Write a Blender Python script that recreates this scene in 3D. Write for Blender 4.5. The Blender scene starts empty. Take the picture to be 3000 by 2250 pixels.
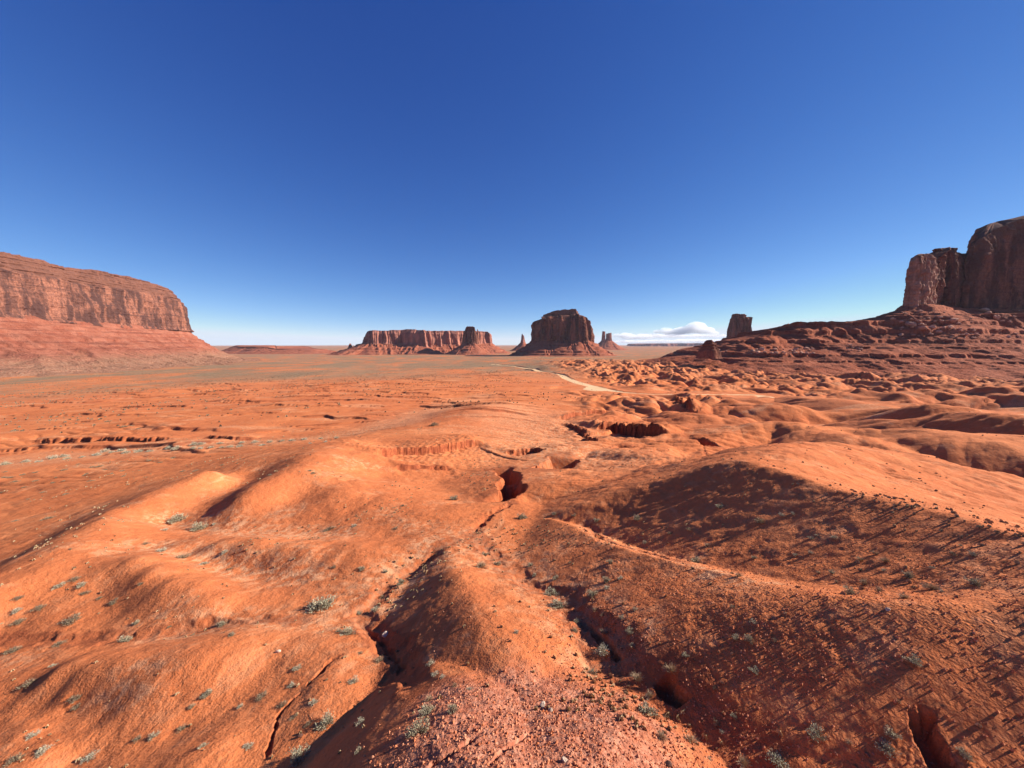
import bpy, bmesh, math, random
import numpy as np
random.seed(7)
rng = np.random.default_rng(11)
S = bpy.context.scene
COL = S.collection
F32 = np.float32

# ------------------------------------------------------------------ camera
F = 1127.0                       # focal length in pixels of a 3000 px wide frame
PITCH = math.radians(5.93)       # camera looks this far below the horizon
CZ = 100.0                       # height of the lens
cp, sp = math.cos(PITCH), math.sin(PITCH)
SUN_AZ, SUN_EL = math.radians(83), math.radians(27)

def ray(px, py):
    xc, yc = (px - 1500) / F, (1125 - py) / F
    return xc, cp + sp * yc, -sp + cp * yc

def at(px, py, Y):
    """point of the world seen at a pixel, Y metres ahead"""
    x, y, z = ray(px, py)
    return x / y * Y, Y, CZ + z / y * Y

# ------------------------------------------------------------------ noise
_perm = {}
def _tab(seed):
    if seed not in _perm:
        r = np.random.default_rng(seed + 1000)
        p = r.permutation(256).astype(np.int32)
        a = r.random(256) * 2 * np.pi
        _perm[seed] = (np.concatenate([p, p]), np.cos(a).astype(F32), np.sin(a).astype(F32))
    return _perm[seed]

def perlin(x, y, seed=0):
    p, gx, gy = _tab(seed)
    x = np.asarray(x, F32); y = np.asarray(y, F32)
    x0 = np.floor(x); y0 = np.floor(y)
    fx = x - x0; fy = y - y0
    xi = x0.astype(np.int32) & 255; yi = y0.astype(np.int32) & 255
    xj = (xi + 1) & 255; yj = (yi + 1) & 255
    u = fx * fx * fx * (fx * (fx * 6 - 15) + 10)
    v = fy * fy * fy * (fy * (fy * 6 - 15) + 10)
    pa, pb = p[xi], p[xj]
    def g(h, a, b):
        return gx[h] * a + gy[h] * b
    n00 = g(p[pa + yi], fx, fy); n10 = g(p[pb + yi], fx - 1, fy)
    n01 = g(p[pa + yj], fx, fy - 1); n11 = g(p[pb + yj], fx - 1, fy - 1)
    a = n00 + u * (n10 - n00); b = n01 + u * (n11 - n01)
    return (a + v * (b - a)) * 1.5

def fbm(x, y, seed=0, octv=4, gain=0.5, lac=2.03):
    s = 0; a = 1.0; f = 1.0
    for i in range(octv):
        s = s + a * perlin(x * f + 17.3 * i, y * f - 9.1 * i, seed + i)
        a *= gain; f *= lac
    return s

def billow(x, y, seed=0, octv=3, gain=0.45, lac=2.1):
    s = 0; a = 1.0; f = 1.0
    for i in range(octv):
        s = s + a * np.abs(perlin(x * f + 7.3 * i, y * f - 3.1 * i, seed + i))
        a *= gain; f *= lac
    return s

def sstep(a, b, x):
    t = np.clip((x - a) / (b - a), 0, 1)
    return t * t * (3 - 2 * t)

# ------------------------------------------------------------------ ground: base profile
_BR = np.array([.6, 1.2, 2, 4, 6.5, 9, 14, 23, 35, 50, 74, 124, 230, 350, 700, 1300, 2000, 4500, 8000, 30000.])
_BD = np.array([2.4, 3.6, 5.3, 7.6, 8.9, 9.7, 10.7, 12.1, 13.6, 15.6, 18.8, 24.5, 33.5, 41, 55, 67, 76, 88, 90, 92.])
_bl = np.linspace(math.log(.6), math.log(30000.), 2000)
_bD = np.interp(_bl, np.log(_BR), _BD)
for _ in range(60):
    _bD[1:-1] = (_bD[:-2] + 2 * _bD[1:-1] + _bD[2:]) / 4
_bw = _bD / np.exp(_bl)
def Dbase(lr):
    return np.interp(lr, _bl, _bD)
def lr_of_w(w):
    return np.interp(-w, -_bw, _bl)

GAIN = 1.8
def unproj(px, py, lift):
    x, y, z = ray(px, py)
    h = math.hypot(x, y); th = math.atan2(x, y)
    lift *= 1 + (GAIN - 1) * min(1, max(0, (py - 1180) / 150)) * (1 if px > 1480 else .7)
    k = lift / F * math.cos(th)
    w = -z / h
    return th, float(lr_of_w(w + k)), k

# ridge crests (positive lift) and valley lines (negative lift); lift = pixels above / below the base slope
RIDGES = [
 # central ridge running away from the viewpoint
 [(1560,2250,120),(1548,2140,80)],
 [(1760,2250,90),(1700,2140,56)],
 [(1370,2250,80),(1430,2140,60)],
 # gully east of it
 [(1386,1570,-5),(1448,1633,-10),(1545,1700,-15),(1665,1739,-18),(1709,1807,-22),(1791,1884,-28),(1906,1971,-36),(2000,2060,-44),(2120,2197,-52),(2260,2320,-52)],
 # wash west of it
 [(1309,1590,-2),(1270,1633,-8),(1207,1672,-14),(1120,1739,-20),(1063,1787,-24),(1063,1836,-28),(1111,1874,-26),(1159,1932,-22),(1212,2000,-20),(1290,2043,-12),(1240,2130,-14),(1160,2250,-14)],
 # lower left drainages
 [(1000,1927,-8),(882,2038,-10),(820,2096,-10),(790,2192,-10),(760,2300,-10)],
 [(892,1821,-15),(720,1832,-18),(579,1840,-20),(497,1865,-20),(337,1874,-18),(169,1879,-16),(0,1874,-14)],
 [(892,1913,-8),(723,2019,-14),(530,2130,-16),(386,2164,-16),(193,2231,-16)],
 [(150,1975,16),(330,1960,24),(520,1945,26),(700,1900,14)],
 [(480,2270,24),(620,2190,20)],
 [(940,2000,-4),(930,2120,0),(950,2250,2)],
 [(0,2019,-8),(135,2043,-8),(337,2140,-10)],
 [(60,2130,12),(160,2170,8)],
 # left hills
 [(375,1468,34),(290,1546,40),(145,1660,42),(0,1720,40),(-150,1790,36)],
 [(362,1440,-2),(240,1500,-6),(100,1600,-10),(0,1650,-10),(-150,1730,-10)],
 [(400,1640,32),(480,1720,16),(600,1785,0)],
 [(289,1749,-2),(337,1768,-6),(400,1821,-12)],
 [(0,1826,-4),(100,1816,-5),(217,1807,-7)],
 [(482,1537,-6),(627,1546,-12),(723,1566,-14),(870,1568,-14),(1000,1566,-10),(1150,1580,-6)],
 [(463,1609,-2),(554,1633,-10),(675,1662,-14),(795,1686,-16),(920,1688,-14),(1030,1700,-14)],
 [(560,1592,4),(720,1612,6),(900,1625,6),(1060,1640,2)],
 [(1130,1335,14),(1040,1290,34),(1000,1294,36),(909,1330,40),(845,1388,40),(760,1430,34),(700,1470,22)],
 [(633,1384,40),(565,1400,40),(450,1457,34)],
 [(700,1400,16),(600,1480,8)],
 [(850,1470,6),(1000,1440,14),(1100,1450,6),(1200,1500,2)],
 # mid left wash and plain
 [(-100,1368,-9),(0,1358,-9),(300,1330,-9),(500,1310,-9),(800,1298,-9),(1000,1278,-9),(1100,1255,-8),(1250,1216,-7),(1350,1178,-6),(1420,1160,-4)],
 [(-100,1440,-2),(100,1440,-3),(250,1430,-3)],
 [(-100,1240,2),(100,1240,2),(300,1235,2),(600,1220,2),(900,1200,2),(1150,1170,2)],
 [(0,1120,2),(300,1120,1),(600,1100,0),(900,1090,0),(1150,1100,0)],
 [(-120,1005,42),(0,1030,30),(60,1040,24),(150,1062,12),(260,1085,3)],
 # bowl in the centre
 [(1100,1318,8),(1271,1300,14),(1384,1284,14),(1440,1285,8)],
 [(1110,1400,-6),(1250,1420,-14),(1380,1440,-22),(1460,1440,-26),(1530,1405,-22)],
 [(1270,1250,10),(1340,1226,14),(1420,1195,14),(1480,1180,8)],
 [(1542,1271,-6),(1610,1316,-8),(1678,1345,-8),(1600,1380,-8)],
 [(1530,1220,0),(1600,1180,0),(1520,1150,0)],
 # mounds right of the centre
 [(1482,1479,-4),(1603,1503,-8),(1723,1540,-12),(1791,1575,-10),(1882,1605,-10),(1988,1630,-16),(2150,1665,-26),(2300,1690,-32),(2500,1705,-36),(2700,1725,-36),(2850,1735,-30),(3000,1745,-24)],
 [(2560,1335,-4),(2650,1371,-8),(2712,1410,-8),(2752,1470,-4)],
 [(2400,1570,-50),(2600,1610,-60),(2800,1650,-64),(3000,1690,-64),(3200,1700,-64)],
 # the road bed
 [(1500,1072,0),(1562,1080,0),(1603,1091,0),(1655,1105,0),(1717,1124,0),(1798,1147,-1),(1866,1152,-1),(1950,1155,-1),(2090,1155,-1),(2174,1156,-1),(2293,1163,-3),(2450,1180,-5),(2640,1194,-2),(2700,1196,-2),(2850,1204,-5),(2980,1214,-2),(3100,1220,-2)],
 # rise beyond the road
 [(1590,1075,8),(1665,1057,14),(1725,1052,17),(1806,1061,13),(1907,1064,12),(1966,1059,16),(2040,1050,18)],
 [(1383,1108,4),(1470,1093,7),(1533,1086,6)],
 [(1700,1095,4),(1850,1110,3),(2000,1110,3),(2200,1110,4),(2500,1120,4),(2800,1130,4),(3000,1135,4),(3200,1140,4)],
 # far plain stays on the base slope
 [(-300,1060,0),(200,1058,0),(500,1050,0),(800,1045,0),(1100,1045,0),(1400,1048,0),(1500,1040,0),(1750,1036,0),(1950,1036,0)],
 [(100,1024,0),(700,1024,0),(1200,1024,0),(1800,1022,0),(2400,1030,0),(3000,1040,0)],
]
_P = []
for line in RIDGES:
    pts = [unproj(*p) for p in line]
    for a, b in zip(pts[:-1], pts[1:]):
        n = max(1, int(math.hypot(b[0] - a[0], b[1] - a[1]) / 0.075 + .5))
        for i in range(n):
            t = i / n
            _P.append(tuple(a[j] + (b[j] - a[j]) * t for j in range(3)))
    _P.append(pts[-1])
for th in np.radians([-110, -85, -70, 70, 85, 110]):
    for r in (1.2, 6, 30, 120, 500, 2500):
        _P.append((th, math.log(r), 0.0))
for th in np.radians([-45, -25, 0, 25, 45]):
    for r in (1.2, 3.0):
        _P.append((th, math.log(r), 0.0))
# planar flanks: straight falls from a crest to the gully below it
def flank(top, foot):
    for a, b in zip(top, foot):
        a = unproj(*a); b = unproj(*b); pa, pb = (np.array([math.exp(l) * math.sin(t), math.exp(l) * math.cos(t), -float(Dbase(l)) + math.exp(l) * k]) for t, l, k in (a, b))
        for t in (.22, .48, .74):
            p = pa + (pb - pa) * t; r = math.hypot(p[0], p[1])
            _P.append((math.atan2(p[0], p[1]), math.log(r), (p[2] + float(Dbase(math.log(r)))) / r))
_P = np.array(_P)
_c2 = 0.022 ** 2
def _phi(d2):
    return np.sqrt(d2 + _c2)
_d2 = (_P[:, None, 0] - _P[None, :, 0]) ** 2 + (_P[:, None, 1] - _P[None, :, 1]) ** 2
_wt = np.linalg.solve(_phi(_d2) - 1.0e-3 * np.eye(len(_P)), _P[:, 2])
_ct = np.radians(np.linspace(-100, 100, 560)); _cl = np.linspace(math.log(.9), math.log(30000), 760)
_K = np.zeros((len(_cl), len(_ct)))
for i in range(0, len(_cl)):
    d2 = (_ct[:, None] - _P[None, :, 0]) ** 2 + (_cl[i] - _P[None, :, 1]) ** 2
    _K[i] = _phi(d2) @ _wt
_K *= (1 - sstep(math.log(1600), math.log(3200), _cl))[:, None]
_K *= (1 - sstep(math.radians(72), math.radians(98), np.abs(_ct)))[None, :]

# long straight ridges on the right: (pixel of the crest, share of the distance to the base slope), fall to the left and to the right of its course
PRISMS = [
 (.47, .95, [(4000,1890,.36),(3600,1830,.37),(3300,1800,.39),(3000,1775,.42),(2820,1763,.43),(2627,1754,.46),(2386,1734,.53),(2193,1700,.62),(2000,1648,.73),(1820,1609,.85),(1720,1585,.92),(1640,1572,.985)]),
 (.14, .34, [(1640,2420,.70),(1590,2280,.72),(1560,2180,.75),(1535,2090,.785),(1515,2040,.82)]),
 (.56, .34, [(1560,2120,.83),(1535,2060,.82),(1505,1995,.81),(1482,1932,.81),(1424,1836,.84),(1376,1749,.88),(1335,1690,.93),(1316,1614,.99)]),
 (.44, .26, [(3200,1660,.310),(3000,1600,.326),(2848,1546,.327),(2712,1505,.332),(2508,1471,.383),(2359,1424,.395),(2197,1360,.42),(2130,1338,.50)]),
 (.55, .20, [(2197,1360,.42),(2320,1320,.42),(2441,1302,.43),(2540,1312,.48)]),
 (.22, .48, [(1500,1450,1.0),(1524,1434,.985),(1588,1420,.94),(1680,1411,.90),(1768,1409,.87),(1881,1414,.84),(2000,1406,.72),(2100,1386,.56),(2197,1360,.42)]),
 (.22, .40, [(1640,1342,1.0),(1669,1330,.97),(1746,1319,.92),(1814,1326,.88),(1880,1342,.87),(1960,1368,.90)]),
 (.26, .55, [(1960,1345,1.0),(2081,1289,.84),(2181,1258,.70),(2271,1246,.62),(2398,1255,.57),(2480,1275,.55)]),
 (.26, .55, [(2330,1264,.80),(2430,1263,.68),(2497,1260,.60),(2588,1267,.54),(2678,1264,.50),(2768,1271,.47),(2859,1289,.45),(3000,1286,.41),(3200,1294,.38)]),
 (.26, .55, [(2180,1195,1.0),(2294,1163,.76),(2384,1167,.66),(2461,1172,.60),(2560,1186,.57)]),
 (.26, .55, [(1840,1305,1.0),(1930,1272,.88),(2000,1258,.82),(2090,1264,.78)]),
 (.26, .55, [(2480,1335,.98),(2600,1318,.74),(2760,1316,.62),(2900,1326,.55),(3050,1332,.50),(3200,1336,.48)]),
 (.24, .5, [(2000,1218,1.0),(2100,1196,.80),(2200,1192,.72),(2300,1200,.70)]),
 (.24, .5, [(2560,1155,1.0),(2700,1138,.80),(2850,1142,.70),(3000,1150,.62),(3150,1154,.58)]),
 (.22, .4, [(2300,1204,.99),(2360,1188,.88),(2450,1177,.74),(2600,1186,.66),(2700,1196,.66)]),
 (.26, .55, [(2400,1238,.99),(2497,1217,.72),(2610,1206,.60),(2678,1203,.53),(2768,1222,.49),(3000,1240,.42),(3200,1246,.39)]),
 (.20, .38, [(2730,1385,.98),(2859,1368,.88),(3000,1362,.80),(3200,1362,.74)]),
 (.20, .38, [(2745,1420,.98),(2859,1402,.92),(3000,1393,.86),(3200,1390,.80)]),
 (.20, .38, [(2800,1485,.99),(2904,1479,.93),(3000,1470,.88),(3200,1470,.82)]),
 (.24, .30, [(1960,1345,.99),(2060,1322,.93),(2160,1312,.90),(2240,1316,.93)]),
]
_gt, _gl_ = np.meshgrid(_ct, _cl); _gr = np.exp(_gl_); _gx = _gr * np.sin(_gt); _gy = _gr * np.cos(_gt)
for fl, fr, pts in PRISMS:
    P3 = []
    for px, py, f in pts:
        x, y, z = ray(px, py); h_ = math.hypot(x, y); r = f * math.exp(float(lr_of_w(-z / h_))); P3.append((x / h_ * r, y / h_ * r, z / h_ * r))
    P3 = np.array(P3); q_ = np.linspace(0, 1, 100); tt = np.linspace(0, 1, len(P3)); P3 = np.stack([np.interp(q_, tt, P3[:, i]) for i in range(3)], 1)
    for _ in range(25): P3[1:-1] = (P3[:-2] + 2 * P3[1:-1] + P3[2:]) / 4
    best = np.full(_gx.shape, -1e9); rm0 = np.hypot(P3[:, 0], P3[:, 1]).mean()
    msk = (_gr > rm0 * .35) & (_gr < rm0 * 2.6)
    gx, gy = _gx[msk], _gy[msk]; bz = np.full(gx.shape, -1e9); bd = np.full(gx.shape, 1e9)
    for a, b in zip(P3[:-1], P3[1:]):
        d = b[:2] - a[:2]; l = math.hypot(*d) + 1e-9; u = d / l
        t = np.clip((gx - a[0]) * u[0] + (gy - a[1]) * u[1], 0, l)
        ex, ey = gx - a[0] - u[0] * t, gy - a[1] - u[1] * t; dd = np.hypot(ex, ey)
        sd = np.clip((u[0] * ey - u[1] * ex) / (dd + 1e-6) * 1.5, -1, 1)
        ac = np.abs(sd); sl = np.where(sd > 0, fl, fr) * ac + .6 * (1 - ac)
        rr_ = .035 * rm0
        zz = a[2] + (b[2] - a[2]) * t / l - sl * (np.sqrt(dd * dd + rr_ * rr_) - rr_) - (np.where(sd > 0, .07, .03) * dd * dd if fl == .14 else 0)
        bz = np.maximum(bz, zz)
    z0 = _gr[msk] * _K[msk] - Dbase(_gl_[msk]); e = .006 * _gr[msk]
    _K[msk] = (.5 * (z0 + bz + np.sqrt((z0 - bz) ** 2 + e * e)) + Dbase(_gl_[msk])) / _gr[msk]

# valley lines cut back between those ridges
for sl, pts in ((.5, [(1480,1500,1.0),(1600,1520,1.0),(1723,1550,.985),(1791,1578,.94),(1882,1607,.88),(1988,1634,.80),(2150,1668,.705),(2300,1693,.625),(2500,1711,.545)]),):
    P3 = []
    for px, py, f in pts:
        x, y, z = ray(px, py); h_ = math.hypot(x, y); r = f * math.exp(float(lr_of_w(-z / h_))); P3.append((x / h_ * r, y / h_ * r, z / h_ * r))
    P3 = np.array(P3); tt = np.linspace(0, 1, len(P3)); P3 = np.stack([np.interp(np.linspace(0, 1, 40), tt, P3[:, i]) for i in range(3)], 1)
    msk = (_gr > 8) & (_gr < 60); gx, gy = _gx[msk], _gy[msk]; vz = np.full(gx.shape, 1e9)
    for a, b in zip(P3[:-1], P3[1:]):
        d = b[:2] - a[:2]; l = math.hypot(*d) + 1e-9; u = d / l
        t = np.clip((gx - a[0]) * u[0] + (gy - a[1]) * u[1], 0, l)
        vz = np.minimum(vz, a[2] + (b[2] - a[2]) * t / l + sl * np.hypot(gx - a[0] - u[0] * t, gy - a[1] - u[1] * t))
    z0 = _gr[msk] * _K[msk] - Dbase(_gl_[msk]); e = .004 * _gr[msk]
    _K[msk] = (.5 * (z0 + vz - np.sqrt((z0 - vz) ** 2 + e * e)) + Dbase(_gl_[msk])) / _gr[msk]

def kfield(th, lr):
    u = np.clip((th - _ct[0]) / (_ct[1] - _ct[0]), 0, len(_ct) - 1.001)
    v = np.clip((lr - _cl[0]) / (_cl[1] - _cl[0]), 0, len(_cl) - 1.001)
    i = v.astype(int); j = u.astype(int); a = v - i; b = u - j
    return (_K[i, j] * (1 - a) * (1 - b) + _K[i + 1, j] * a * (1 - b) + _K[i, j + 1] * (1 - a) * b + _K[i + 1, j + 1] * a * b)

_hl = np.linspace(math.log(1.2), math.log(12000), 6000)
def hit(px, py):
    """plan position where the sight line of a pixel first meets the smooth terrain"""
    x, y, z = ray(px, py)
    th = math.atan2(x, y); w = -z / math.hypot(x, y)
    ws = Dbase(_hl) / np.exp(_hl) - kfield(np.full_like(_hl, th), _hl)
    idx = np.nonzero(ws <= w)[0]
    r = math.exp(_hl[idx[0]]) if len(idx) else 9000.0
    return r * math.sin(th), r * math.cos(th)

# ------------------------------------------------------------------ ground: fine polar grid
_th = np.concatenate([np.radians(np.linspace(-100, -57, 60))[:-1], np.radians(np.linspace(-57, 57, 1640)), np.radians(np.linspace(57, 100, 60))[1:]])
_lr = np.concatenate([np.arange(math.log(1.2), math.log(60), .0042), np.arange(math.log(60), math.log(1200), .006), np.arange(math.log(1200), math.log(30000), .03)])
TH, LR = np.meshgrid(_th, _lr)
R = np.exp(LR)
GX = (R * np.sin(TH)).astype(F32); GY = (R * np.cos(TH)).astype(F32)
K = kfield(TH, LR)
GZ = CZ - Dbase(LR) + R * K
CELL = R * np.maximum(np.gradient(_lr)[:, None], np.gradient(_th)[None, :])

def polydist(X, Y, P, margin):
    """distance to a polyline, side (+ = left of its direction) and position along it, on the points near it"""
    P = np.asarray(P, float)
    m = (X > P[:, 0].min() - margin) & (X < P[:, 0].max() + margin) & (Y > P[:, 1].min() - margin) & (Y < P[:, 1].max() + margin)
    x = X[m]; y = Y[m]
    best = np.full(x.shape, 1e9); side = np.zeros_like(best); along = np.zeros_like(best)
    L = 0.0
    for a, b in zip(P[:-1], P[1:]):
        d = b - a; l = math.hypot(*d) + 1e-9; d = d / l
        t = np.clip((x - a[0]) * d[0] + (y - a[1]) * d[1], 0, l)
        ex = x - a[0] - d[0] * t; ey = y - a[1] - d[1] * t
        dd = np.hypot(ex, ey); q = dd < best
        best[q] = dd[q]; side[q] = np.sign(d[0] * (y - a[1]) - d[1] * (x - a[0]))[q]; along[q] = L + t[q]
        L += l
    return m, best, side, along, L

def hitline(pts):
    return np.array([hit(*p) for p in pts])

def smooth_line(P, n):
    P = np.asarray(P, float)
    t = np.concatenate([[0], np.cumsum(np.hypot(*np.diff(P, axis=0).T))])
    q = np.linspace(0, t[-1], n)
    out = np.stack([np.interp(q, t, P[:, i]) for i in range(P.shape[1])], 1)
    for _ in range(max(2, n // 40)):
        out[1:-1] = (out[:-2] + 2 * out[1:-1] + out[2:]) / 4
    return out

SCRUB = np.zeros_like(GZ); PALE = np.zeros_like(GZ); ROCK = np.zeros_like(GZ)
deg = np.degrees(TH)

# soft swells and rills, always relative to how finely the sheet is cut there
def octave(wl, amp, seed, fn=perlin):
    return amp * fn(GX / wl, GY / wl, seed) * (1 - sstep(.22, .45, CELL / wl))
right = sstep(2, 12, deg)
bad = sstep(4, 14, deg + 5 * perlin(LR * 2, TH * 3, 5)) * sstep(math.log(95), math.log(170), LR) * (1 - sstep(math.log(1000), math.log(1500), LR))
wx = GX + 14 * perlin(GX / 60, GY / 60, 3); wy = GY + 14 * perlin(GX / 60, GY / 60, 4)
bl = billow(wx / 34, wy / 56, 20, 3) - .33
bl2 = billow(wx / 26, wy / 20, 26, 2) - .3
amp = np.interp(LR, np.log([90, 160, 300, 600, 1100]), [0, 4.5, 7.5, 9.5, 9])
ROADP = smooth_line(np.concatenate([hitline([(1440,1067),(1500,1072),(1562,1080),(1585,1088),(1603,1091),(1646,1098),(1658,1107),(1690,1119),(1740,1132),(1798,1146),(1866,1152),(1950,1155.5),(2090,1156),(2174,1157),(2240,1160),(2293,1164)]),
     np.array([at(2400, 1176, 300)[:2], at(2520, 1187, 275)[:2]]), hitline([(2640,1194),(2700,1197)]), np.array([at(2830, 1206, 222)[:2]]), hitline([(2965,1213),(3080,1219)])]), 260)
rm, rd, _, _, _ = polydist(GX, GY, ROADP, 62)
roadnear = np.ones_like(GZ); roadnear[rm] = sstep(8, 60, rd)
GZ += bad * amp * (bl * 1.25) * roadnear + bad * amp * .32 * bl2 * roadnear
# smaller mounds nearer by
nearbad = sstep(0, 10, deg) * sstep(math.log(28), math.log(60), LR) * (1 - sstep(math.log(110), math.log(200), LR))
GZ += nearbad * 1.1 * (billow(wx / 15, wy / 24, 41, 3) - .33)
# general unevenness
g = 1 - .55 * right
for wl, a, sd in ((240, 3.0, 1), (90, 1.0, 2), (37, .42, 3), (15, .22, 4), (6.2, .10, 6), (2.6, .045, 7), (1.1, .022, 8), (.5, .012, 9), (.22, .007, 10)):
    f = 1.0
    if wl >= 37:
        f = sstep(math.log(wl * 1.2), math.log(wl * 4), LR)
    GZ += octave(wl, a, 50 + sd) * f * (.6 + .8 * sstep(-.2, .5, perlin(GX / (wl * 5), GY / (wl * 5), 70 + sd)))
# rills that run down the slopes
rr = perlin(GX / 4.5 + .3 * perlin(GX / 3, GY / 3, 81), GY / .8 + GX / 2.6, 80)
GZ -= .09 * (1 - np.abs(rr) * 2).clip(0, 1) ** 2 * sstep(.0, .5, perlin(GX / 12, GY / 9, 82)) * (1 - sstep(.15, .4, CELL)) * (.4 + .6 * right)
rr = perlin(GX / 22 + .3 * perlin(GX / 13, GY / 13, 81), GY / 4.2 + GX / 12, 83)
GZ -= .45 * (1 - np.abs(rr) * 2).clip(0, 1) ** 2 * sstep(-.1, .4, perlin(GX / 60, GY / 60, 85)) * sstep(math.log(30), math.log(70), LR) * (1 - sstep(1.0, 2.5, CELL))
rs = sstep(0, 14, deg) * sstep(math.log(9), math.log(16), LR) * (1 - sstep(math.log(70), math.log(110), LR))
GZ += rs * (.06 + .22 * sstep(math.log(24), math.log(42), LR)) * (billow(GX / 5.5 + .5 * perlin(GX / 8, GY / 8, 91), GY / 4.2, 90, 3) - .33) + rs * .03 * fbm(GX / .9, GY / .9, 95, 3)
ls = (1 - sstep(-8, 4, deg)) * sstep(math.log(9), math.log(16), LR) * (1 - sstep(math.log(90), math.log(140), LR))
GZ += ls * .16 * (billow(GX / 7 + .5 * perlin(GX / 9, GY / 9, 96), GY / 5, 97, 3) - .33)
STONY = np.clip(sstep(.0, .20, TH + .10 * fbm(GX / 6, GY / 6, 720, 3)), .12, 1) * (1 - .85 * sstep(math.log(20), math.log(30), LR)) * (.3 + .7 * sstep(-.35, .35, fbm(GX / 2.6, GY / 2.6, 730, 3)))
for wl, a, sd in ((.42, .008, 1), (.21, .010, 2), (.11, .008, 3)):
    GZ += STONY * a * np.abs(perlin(GX / wl, GY / wl, 750 + sd)) * 2 * (1 - sstep(.30, .6, CELL / wl))
# ledges of harder rock: short risers that face the viewpoint, each bench tilting away again
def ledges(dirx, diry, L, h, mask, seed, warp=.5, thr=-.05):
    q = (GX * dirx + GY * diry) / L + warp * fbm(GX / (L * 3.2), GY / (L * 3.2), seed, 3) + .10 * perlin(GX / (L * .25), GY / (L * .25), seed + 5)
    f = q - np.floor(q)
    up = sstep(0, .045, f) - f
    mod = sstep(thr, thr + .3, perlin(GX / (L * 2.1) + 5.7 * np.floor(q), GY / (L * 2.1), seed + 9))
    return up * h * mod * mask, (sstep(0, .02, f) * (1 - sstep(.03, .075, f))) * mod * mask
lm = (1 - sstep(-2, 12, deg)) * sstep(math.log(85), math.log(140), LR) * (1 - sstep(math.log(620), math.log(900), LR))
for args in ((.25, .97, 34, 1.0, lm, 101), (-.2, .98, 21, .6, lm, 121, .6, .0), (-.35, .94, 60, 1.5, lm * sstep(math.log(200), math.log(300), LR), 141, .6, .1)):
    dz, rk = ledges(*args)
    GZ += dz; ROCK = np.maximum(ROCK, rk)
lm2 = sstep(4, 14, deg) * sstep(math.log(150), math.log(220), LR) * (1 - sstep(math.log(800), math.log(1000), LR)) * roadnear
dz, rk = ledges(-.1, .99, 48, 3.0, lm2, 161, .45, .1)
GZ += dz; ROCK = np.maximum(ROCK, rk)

def scarp(pts, h, w, decay, wob=.5, wl=2.0, seed=0, rib=0.0):
    global GZ, ROCK
    P = smooth_line(hitline(pts), 40)
    m, d, s, al, L = polydist(GX, GY, P, decay * 3 + 3)
    x = GX[m]; y = GY[m]
    sd = d * s + wob * fbm(x / wl, y / wl, 200 + seed, 3)
    end = sstep(0, L * .12, al) * sstep(0, L * .12, L - al) * (1 - sstep(decay, decay * 2.5, d))
    up = sstep(-w * .5, w * .5, sd) - .5 * (1 - 0)
    fall = np.exp(-np.abs(sd) / decay)
    if rib:
        h = h * (1 + rib * perlin(x / (wl * .8), y / (wl * .8), 300 + seed))
    GZ[m] += h * up * fall * end * 1.2
    ROCK[m] = np.maximum(ROCK[m], end * (1 - sstep(w * .5, w * 1.2, np.abs(sd))))

def trench(pts, depth, hw, edge=.45, wob=.3, wl=1.5, seed=0, rock=.6):
    global GZ, ROCK
    P = smooth_line(hitline(pts), 50)
    m, d, s, al, L = polydist(GX, GY, P, hw * 2.5)
    x = GX[m]; y = GY[m]
    dd = d + wob * fbm(x / wl, y / wl, 230 + seed, 3)
    end = sstep(0, L * .15, al) * sstep(0, L * .15, L - al)
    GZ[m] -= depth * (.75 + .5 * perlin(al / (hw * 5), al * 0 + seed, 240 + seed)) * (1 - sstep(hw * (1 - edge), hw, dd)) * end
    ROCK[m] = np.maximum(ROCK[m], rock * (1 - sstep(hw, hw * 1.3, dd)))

# scarps, gullies and cracks that show in the picture
scarp([(1090,1335),(1158,1323),(1271,1320),(1340,1306),(1384,1296),(1430,1298)], .95, .35, 9, .22, .9, 1, .3)
scarp([(1150,1372),(1250,1366),(1330,1366)], .4, .6, 4, .5, 1.4, 2, .3)
scarp([(1480,1330),(1560,1320),(1590,1330)], .8, .7, 5, .8, 1.5, 21, .5)
scarp([(80,1290),(270,1291),(400,1294),(520,1291)], 1.1, .8, 12, 1.5, 3, 3, .4)
scarp([(0,1322),(60,1318),(130,1315)], .8, .8, 8, 1, 3, 4, .4)
scarp([(600,1287),(680,1290),(760,1284)], .7, .8, 8, 1, 3, 22, .4)
scarp([(1740,1258),(1795,1253),(1827,1256),(1886,1266),(1972,1278)], 3.2, .9, 8, 1.0, 2.2, 5, .35)
scarp([(1640,1232),(1680,1212),(1740,1205),(1860,1203)], 1.5, .9, 7, 1.0, 3, 6, .4)
scarp([(1975,1165),(1990,1180),(2020,1200),(2050,1220)], 2.8, 1.2, 9, 2, 3, 7, .4)
scarp([(1640,1240),(1700,1262),(1730,1285),(1770,1300)], 1.2, .9, 6, 1.2, 3, 8, .4)
trench([(1432,1447),(1455,1452),(1492,1440),(1502,1418),(1492,1395),(1470,1372)], 3.0, 1.3, .55, .5, 2.2, 1)
trench([(1502,1440),(1500,1415),(1488,1392)], 1.0, .6, .5, .2, 1.4, 2)
trench([(1600,1372),(1630,1362),(1655,1352),(1648,1338)], 3.2, 2.2, .35, .4, 1.2, 3)
trench([(1815,1310),(1840,1306)], 2.4, 1.8, .4, .4, 1.2, 4)
trench([(2030,1280),(2060,1292),(2090,1305)], 3, 2.0, .4, .4, 1.2, 5)
trench([(1386,1570),(1448,1633),(1545,1700),(1665,1739),(1709,1807),(1791,1884),(1820,1932),(1906,1971),(1964,2019),(2000,2062),(2039,2110),(2120,2197),(2200,2250)], .20, .75, .95, .4, 1.0, 7)
trench([(1700,1800),(1791,1884),(1820,1932)], .3, .16, .6, .12, .5, 8)
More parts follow.
